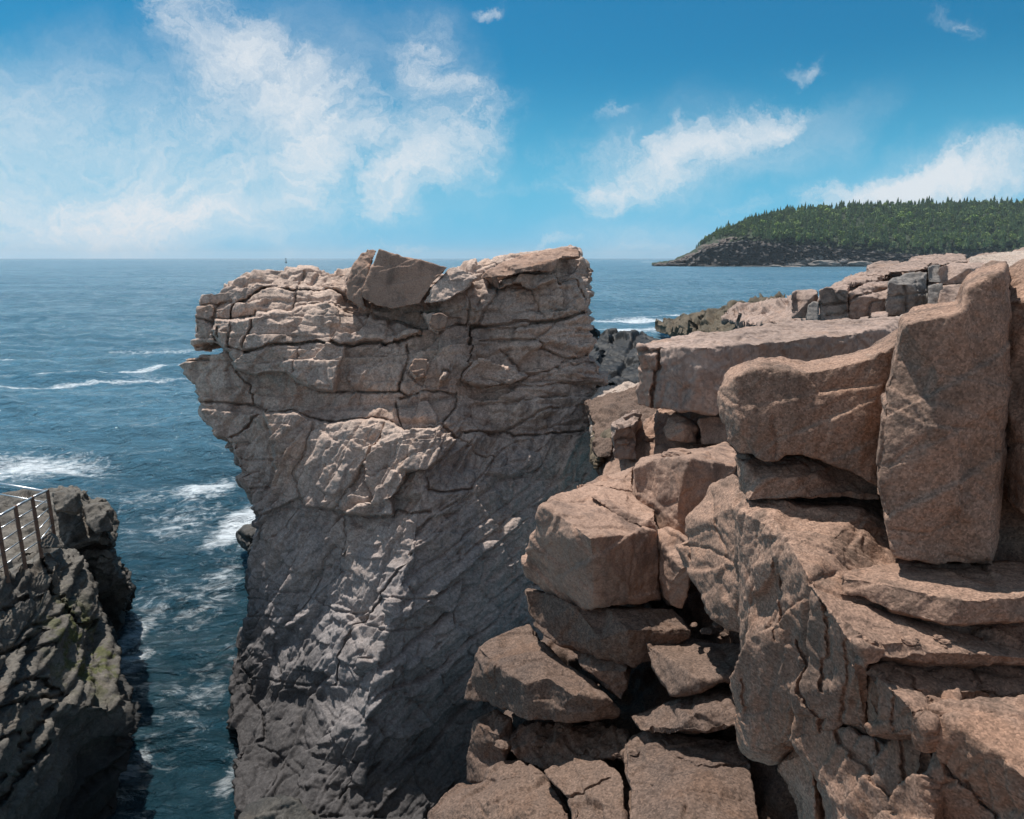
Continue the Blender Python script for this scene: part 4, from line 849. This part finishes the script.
while n < 2800:
    u = rt.uniform(700, 1075); s_ = rt.uniform(1.06, 2.1)
    if not okplace(u, s_): continue
    n += 1; p = ground(u, s_); br = rt.random() < .28; V, F = BM[rt.randrange(3)] if br else TM[rt.randrange(6)]; h = (rt.uniform(6, 11) if br else rt.choice((rt.uniform(6, 11), rt.uniform(9, 17)))) * (1 if u > 745 else .75); w_ = h * rt.uniform(.9, 1.3); a = rt.uniform(0, 6.28)
    A = np.array(V, np.float32); c, s = math.cos(a), math.sin(a)
    A = np.stack([(A[:, 0] * c - A[:, 1] * s) * w_ + p[0], (A[:, 0] * s + A[:, 1] * c) * w_ + p[1], A[:, 2] * h + p[2] - .5], 1)
    VV.append(A); MI.append(((rt.random() < .75) if br else 0, len(F)));  FF.append([[i + base for i in f] for f in F]); base += len(A)
fo = link_mesh('forest', np.concatenate(VV), [f for L in FF for f in L], M_spruce, smooth=False)
M_mixed = leafmat('mixed_leaves', (.14, .20, .06), .45); fo.data.materials.append(M_mixed)
fo.data.polygons.foreach_set('material_index', np.concatenate([np.full(n_, int(a_), np.int32) for a_, n_ in MI]))
tag(fo, 'dense dark spruce forest covering the far headland', 'forest', kind='stuff')
print('trees', time.time() - T0)

# ================================================================== SEA
nr, na = 1500, 330
rr_ = 6 * (14000 / 6)**(np.linspace(0, 1, nr)); aa = np.radians(np.linspace(-62, 62, na))
R, A = np.meshgrid(rr_, aa, indexing='ij')
Ps = np.stack([(R * np.sin(A)).ravel(), (R * np.cos(A)).ravel(), np.zeros(R.size)], 1).astype(np.float32)
dr = (R * math.log(14000 / 6) / nr).ravel()
z = np.zeros(len(Ps), np.float32)
rw = random.Random(2)
for L, amp in ((19, .20), (13, .15), (8, .11), (5.2, .075), (3.4, .05), (2.3, .033), (1.5, .022), (1.0, .014)):
    for j in range(3):
        th = math.radians(-105 + rw.uniform(-38, 38)); kx, ky = math.cos(th) * 6.283 / L, math.sin(th) * 6.283 / L
        wv = np.sin(Ps[:, 0] * kx + Ps[:, 1] * ky + rw.uniform(0, 6) + 2.2 * perlin(Ps / (L * 1.7), 7 + j))
        z += amp * .55 * np.where(dr < L / 3.5, 1, np.clip(L / 3.5 / dr, 0, 1)**2) * (1 - 2 * np.abs(wv)**1.2 + .3)
calm = sstep(8, 30, R.ravel()) * .35 + .65
Ps[:, 2] = z * calm * 1.05
# foam density from places where the surf breaks
foam = np.zeros(len(Ps), np.float32)
def fz(px, py, rx, ry, a, ang=0):
    global foam
    Yw = CH / -ray(px, py)[1]; cx, cy, _ = W(px, py, Yw); c, s = math.cos(math.radians(ang)), math.sin(math.radians(ang))
    X = Ps[:, 0] - cx; Y = Ps[:, 1] - cy; x = X * c + Y * s; y = -X * s + Y * c
    foam = np.maximum(foam, a * np.clip(1.25 - np.hypot(x / rx, y / ry), 0, 1))
fz(40, 468, 4.5, 2.0, .82, -8); fz(0, 475, 4, 2.5, .6); fz(212, 492, 2.0, 2.2, .95); fz(185, 522, 2.5, 3, .45); fz(240, 527, 1.0, 2.3, 1.15); fz(228, 540, 1.0, 2.0, .8); fz(150, 500, 4, 3, .3)
fz(126, 640, .5, 2.2, .75); fz(128, 665, .6, .9, .75); fz(170, 600, 2.5, 3, .33); fz(215, 590, 1.4, 4, .42); fz(130, 770, .4, 1.2, .5); fz(200, 690, 1.5, 3, .3); fz(235, 770, .4, 1.5, .4)
fz(120, 372, 14, .9, .8, 17); fz(80, 384, 16, .8, .7, 12); fz(170, 352, 10, .8, .55, 10); fz(40, 360, 14, 1.0, .5, 5)
fz(640, 322, 10, 4.5, .85, 4); fz(625, 331, 5, 3, .95); fz(668, 317, 9, 3, .8, 12); fz(610, 322, 8, 3.5, .7); fz(646, 262, 30, 60, .9); fz(655, 331, 3, 3, 1.0)
for k in range(70):
    fz(rw.uniform(0, 700), 262 + 150 * rw.random()**1.8, rw.uniform(4, 14), rw.uniform(.5, 1.2), rw.uniform(.2, .4), rw.uniform(-6, 14))
a_ = (np.arange((nr - 1))[:, None] * na + np.arange(na - 1)[None, :]).ravel()
Qs = np.stack([a_, a_ + 1, a_ + na + 1, a_ + na], 1)[:, ::-1]
m = bpy.data.materials.new('sea_water'); t = NT(m)
pos = t.n('ShaderNodeNewGeometry').outputs['Position']
fa = t.n('ShaderNodeAttribute', attribute_name='foam').outputs['Fac']
dist = t.n('ShaderNodeVectorMath', {0: pos, 1: (0, 0, CH)}, operation='DISTANCE').outputs['Value']
n1 = t.noise(t.vmul(pos, (.7, 1.2, 1)), 1.6, 7, .62, .6); n2 = t.noise(t.vmul(pos, (.45, 1, 1)), .22, 6, .6, .4); n3 = t.noise(t.vmul(pos, (.4, 1, 1)), 5.0, 4, .6)
h = t.math('ADD', t.math('MULTIPLY', n1, .55), t.math('MULTIPLY', n2, 1.3)); n4 = t.noise(t.vmul(pos, (.5, 1, 1)), .62, 6, .62, .5)
h = t.math('ADD', t.math('ADD', h, t.math('MULTIPLY', n4, .75)), t.math('MULTIPLY', n3, .05))
bp = t.n('ShaderNodeBump', {'Strength': 1.0, 'Distance': 1.0, 'Height': h}).outputs[0]
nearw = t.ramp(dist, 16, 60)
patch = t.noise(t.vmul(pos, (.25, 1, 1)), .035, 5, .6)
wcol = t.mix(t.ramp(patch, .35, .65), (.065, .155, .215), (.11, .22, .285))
wcol = t.mix(nearw, (.010, .036, .05), wcol)  # sky sheen put into the colour: paler with distance from the camera
fn = t.n('ShaderNodeTexVoronoi', {'Vector': t.n('ShaderNodeVectorMath', {0: pos, 1: t.n('ShaderNodeVectorMath', {0: t.n('ShaderNodeTexNoise', {'Vector': pos, 'Scale': 1.2, 'Detail': 4.0}).outputs['Color'], 1: (1.2, 1.2, 1.2)}, operation='MULTIPLY').outputs[0]}, operation='ADD').outputs[0], 'Scale': 1.5}, feature='DISTANCE_TO_EDGE').outputs['Distance']
fnn = t.noise(t.vmul(pos, (.6, 1, 1)), 2.2, 9, .72, 1.2)
lace = t.math('SUBTRACT', t.math('ADD', fnn, t.math('MULTIPLY', t.ramp(fn, 0, .35, 1, 0), .12)), .06)
ff = t.ramp(t.math('ADD', t.math('MULTIPLY', fa, .62), lace), .66, 1.12)
ff = t.math('MULTIPLY', ff, .78)
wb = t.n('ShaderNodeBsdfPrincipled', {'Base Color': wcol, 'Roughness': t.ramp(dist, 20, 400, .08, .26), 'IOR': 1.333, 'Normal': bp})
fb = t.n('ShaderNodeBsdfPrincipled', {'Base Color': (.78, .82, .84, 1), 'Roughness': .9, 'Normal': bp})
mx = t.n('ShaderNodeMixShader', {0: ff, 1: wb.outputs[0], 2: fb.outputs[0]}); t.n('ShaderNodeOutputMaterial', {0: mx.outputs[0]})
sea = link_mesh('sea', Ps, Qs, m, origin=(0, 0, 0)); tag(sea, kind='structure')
at = sea.data.attributes.new('foam', 'FLOAT', 'POINT'); at.data.foreach_set('value', foam)
# buoy on the horizon
M_buoy = simple('dark_buoy_paint', (.03, .05, .05), .5)
by = 1500.0; c = W(286, 261, by)
bits = []
for z0, z1, r0 in ((-1, 2.0, 2.0), (2.0, 3.2, 1.4), (3.2, 9.0, .7), (9.0, 10.5, 1.0)): bits.append(bar((c[0], by, z0), (c[0], by, z1), r0, 10))
V, F = join(bits); tag(link_mesh('buoy', V, F, M_buoy, smooth=False), 'tiny dark navigation buoy on the horizon above the cliff', 'buoy')
# land behind the camera: the bare granite the photographer stands on
gv = np.array([[x, y, 0] for y in np.linspace(2.2, -45, 40) for x in np.linspace(-30, 45, 60)], np.float32)
gv[:, 2] = CH - 1.75 + np.clip(-gv[:, 1] * .03, 0, 2) + .25 * fbm(gv * .4, 4, 3) - 3.5 * sstep(-1.5, -9, gv[:, 0]) * sstep(-12, 2, gv[:, 1])- np.where(gv[:, 1] > 1.9, 3, 0) - np.where(gv[:, 1] > .5, 1.0, 0)
ii = np.arange(39 * 59); r_, c_ = ii // 59, ii % 59; a_ = r_ * 60 + c_
tag(link_mesh('shore_ground', gv, np.stack([a_, a_ + 60, a_ + 61, a_ + 1], 1), M_near), kind='structure')

# the sea air
hv = []
for x in (-15500, 15500):
    for y in (-400, 15500):
        for zz in (-6, 130): hv.append((x, y, zz))
hf = [(0,1,3,2),(4,6,7,5),(0,4,5,1),(2,3,7,6),(0,2,6,4),(1,5,7,3)]
mh = bpy.data.materials.new('sea_air'); th = NT(mh)
pv = th.n('ShaderNodeVolumePrincipled', {'Color': (.8, .92, 1.0, 1), 'Density': .00008, 'Anisotropy': .2})
ho = th.n('ShaderNodeOutputMaterial'); th.t.links.new(pv.outputs[0], ho.inputs['Volume'])
tag(link_mesh('haze', hv, hf, mh, smooth=False, origin=(0, 0, 0)), kind='stuff')
# ================================================================== SKY AND SUN
SUN_EL, SUN_AZ = 66.0, -40.0          # azimuth from the view direction, negative = left
w = bpy.data.worlds.new('World'); sc.world = w; t = NT(w)
sky = t.n('ShaderNodeTexSky', sky_type='NISHITA', sun_disc=False, sun_elevation=math.radians(SUN_EL), sun_rotation=math.radians(SUN_AZ), altitude=0, air_density=1.0, dust_density=.6, ozone_density=1.6)
dirv = t.n('ShaderNodeTexCoord').outputs['Generated']
sx, sy, sz = t.n('ShaderNodeSeparateXYZ', {0: dirv}).outputs
skyc = t.mix(1.0, sky.outputs[0], (.080, .605, .79), 'MULTIPLY')
yy = t.math('MAXIMUM', sy, .12)
gx = t.math('DIVIDE', sx, yy); gz = t.math('DIVIDE', sz, yy)
fwd = t.ramp(sy, .12, .35)
gv_ = t.n('ShaderNodeCombineXYZ', {0: gx, 1: gz, 2: 0.0}).outputs[0]
wn = t.n('ShaderNodeTexNoise', {'Vector': gv_, 'Scale': 5.0, 'Detail': 7.0, 'Roughness': .65}).outputs['Color']
wv = t.n('ShaderNodeVectorMath', {0: t.n('ShaderNodeVectorMath', {0: wn, 1: (-.5, -.5, -.5)}, operation='ADD').outputs[0], 1: (.26, .17, 0)}, operation='MULTIPLY').outputs[0]
gw = t.n('ShaderNodeVectorMath', {0: gv_, 1: wv}, operation='ADD').outputs[0]
def blob(px, py, rx, ry, ang, amp, inner=0.0, warp=True):
    a, b = ray(px, py); ca, sa = math.cos(math.radians(ang)), math.sin(math.radians(ang)); fx, fy = FPX, FPX
    mp = t.n('ShaderNodeMapping', {0: gw if warp else gv_, 1: (a, b, 0), 2: (0, 0, math.radians(ang)), 3: (rx / fx, ry / fy, 1)}, vector_type='TEXTURE')
    L = t.n('ShaderNodeVectorMath', {0: mp.outputs[0]}, operation='LENGTH').outputs['Value']
    return t.ramp(L, 1.0, inner, 0, amp)
def ssum(L):
    r = L[0]
    for q in L[1:]: r = t.math('ADD', r, q)
    return r
def wisp(ang, sc_, sxy, det=9, rough=.62, dist=.6):
    mp = t.n('ShaderNodeMapping', {0: gw, 2: (0, 0, math.radians(ang)), 3: (sxy[0], sxy[1], 1)}, vector_type='TEXTURE')
    return t.noise(mp.outputs[0], sc_, det, rough, dist)
veil = ssum([blob(40, 175, 330, 130, -8, .55), blob(240, 130, 210, 130, 25, .40), blob(120, 225, 300, 55, 4, .40), blob(380, 190, 170, 70, 15, .28), blob(40, 80, 150, 70, 5, .25), blob(780, 150, 140, 40, 22, .22), blob(660, 165, 150, 70, 15, .25), blob(640, 240, 170, 30, 0, .3), blob(950, 180, 190, 55, 8, .35), blob(430, 70, 90, 70, -50, .2)])
crisp = ssum([blob(316, 165, 42, 66, -5, .55, .1), blob(235, 40, 130, 50, -32, .62), blob(290, 95, 170, 50, -24, .55), blob(200, 90, 90, 60, 20, .25), blob(440, 148, 120, 62, 25, .72), blob(400, 195, 80, 42, 35, .5), blob(425, 68, 60, 56, -50, .55), blob(450, 92, 50, 14, -15, .5), blob(250, 170, 130, 90, 30, .30), blob(360, 120, 110, 40, -10, .4),
    blob(645, 168, 95, 44, 12, .80, .1), blob(720, 142, 110, 38, 22, .75), blob(600, 192, 55, 26, 40, .6), blob(770, 125, 100, 24, 20, .45), blob(618, 118, 40, 10, 10, .45), blob(560, 155, 60, 25, 20, .3),
    blob(965, 168, 140, 36, 14, .75), blob(870, 184, 120, 24, 9, .85), blob(930, 172, 120, 26, 12, .5), blob(1000, 182, 120, 34, 0, .5), blob(805, 66, 44, 14, 12, .58), blob(530, 246, 60, 10, 4, .62), blob(650, 247, 80, 12, 0, .45), blob(490, 5, 40, 10, 5, .5), blob(735, 212, 60, 20, 0, .42), blob(410, 247, 80, 8, 2, .5), blob(60, 240, 200, 14, 0, .3), blob(945, 22, 60, 18, -15, .35), blob(540, 185, 120, 12, 2, .3)])
wa = wisp(24, 6.5, (1.5, .5), 10, .66, 1.4); wb_ = wisp(-24, 19, (1.3, .6), 8, .7, 1.6); wc = wisp(20, 3.0, (1, .6), 6, .55); wd = wisp(38, 46, (1.2, .6), 6, .7, .8)
tex = t.math('ADD', t.math('ADD', t.math('MULTIPLY', wa, .62), t.math('MULTIPLY', wb_, .42)), t.math('MULTIPLY', wd, .2))
dv = t.math('MULTIPLY', t.math('MULTIPLY', veil, 1.2), t.math('ADD', t.ramp(wc, .3, .7, .6, 1.0), t.ramp(tex, .45, .8, -.3, .3)), clamp=True)
dc = t.math('MULTIPLY', t.ramp(t.math('ADD', t.math('MULTIPLY', crisp, .40), t.math('MULTIPLY', tex, 1.35)), .76, 1.50, 0, .92), t.ramp(crisp, .0, .5))
dens = t.math('SUBTRACT', 1.0, t.math('MULTIPLY', t.math('SUBTRACT', 1.0, dv, clamp=True), t.math('SUBTRACT', 1.0, dc, clamp=True)), clamp=True)
dens = t.math('MULTIPLY', dens, fwd)
# unseen scattered cloud in the rest of the sky, added for whiter fill light
oth = t.ramp(t.noise(dirv, 2.2, 8, .6, .3), .41, .67, 0, .85)
oth = t.math('MULTIPLY', t.math('MULTIPLY', oth, t.math('SUBTRACT', 1.0, t.ramp(sy, .0, .35))), t.ramp(sz, 0, .15))
dens = t.math('MAXIMUM', dens, oth)
hz = t.ramp(sz, .0, .26, .95, 0)
CLOUD = (7.6, 8.0, 8.4)
col = t.mix(hz, skyc, (1.45, 5.3, 8.0))
col = t.mix(dens, col, CLOUD)
bg = t.n('ShaderNodeBackground', {'Color': col, 'Strength': .094}); t.n('ShaderNodeOutputWorld', {0: bg.outputs[0]})
sl = bpy.data.lights.new('sun', 'SUN'); sl.energy = 5.0; sl.angle = math.radians(.53); sl.color = (1, .96, .91)
so = bpy.data.objects.new('sun', sl); COL.objects.link(so)
el, az = math.radians(SUN_EL), math.radians(SUN_AZ)
sd = Vector((math.sin(az) * math.cos(el), math.cos(az) * math.cos(el), math.sin(el)))
so.rotation_euler = (-sd).to_track_quat('-Z', 'Y').to_euler(); so.location = (0, 0, 60)
vs = sc.view_settings; vs.view_transform = 'Standard'; vs.look = 'None'; vs.gamma = 1; vs.exposure = 0.13; vs.use_curve_mapping = False
sc.render.engine = 'CYCLES'; sc.cycles.max_bounces = 6; sc.cycles.diffuse_bounces = 3; sc.cycles.glossy_bounces = 3
sc.cycles.use_denoising = True
print('done', time.time() - T0)
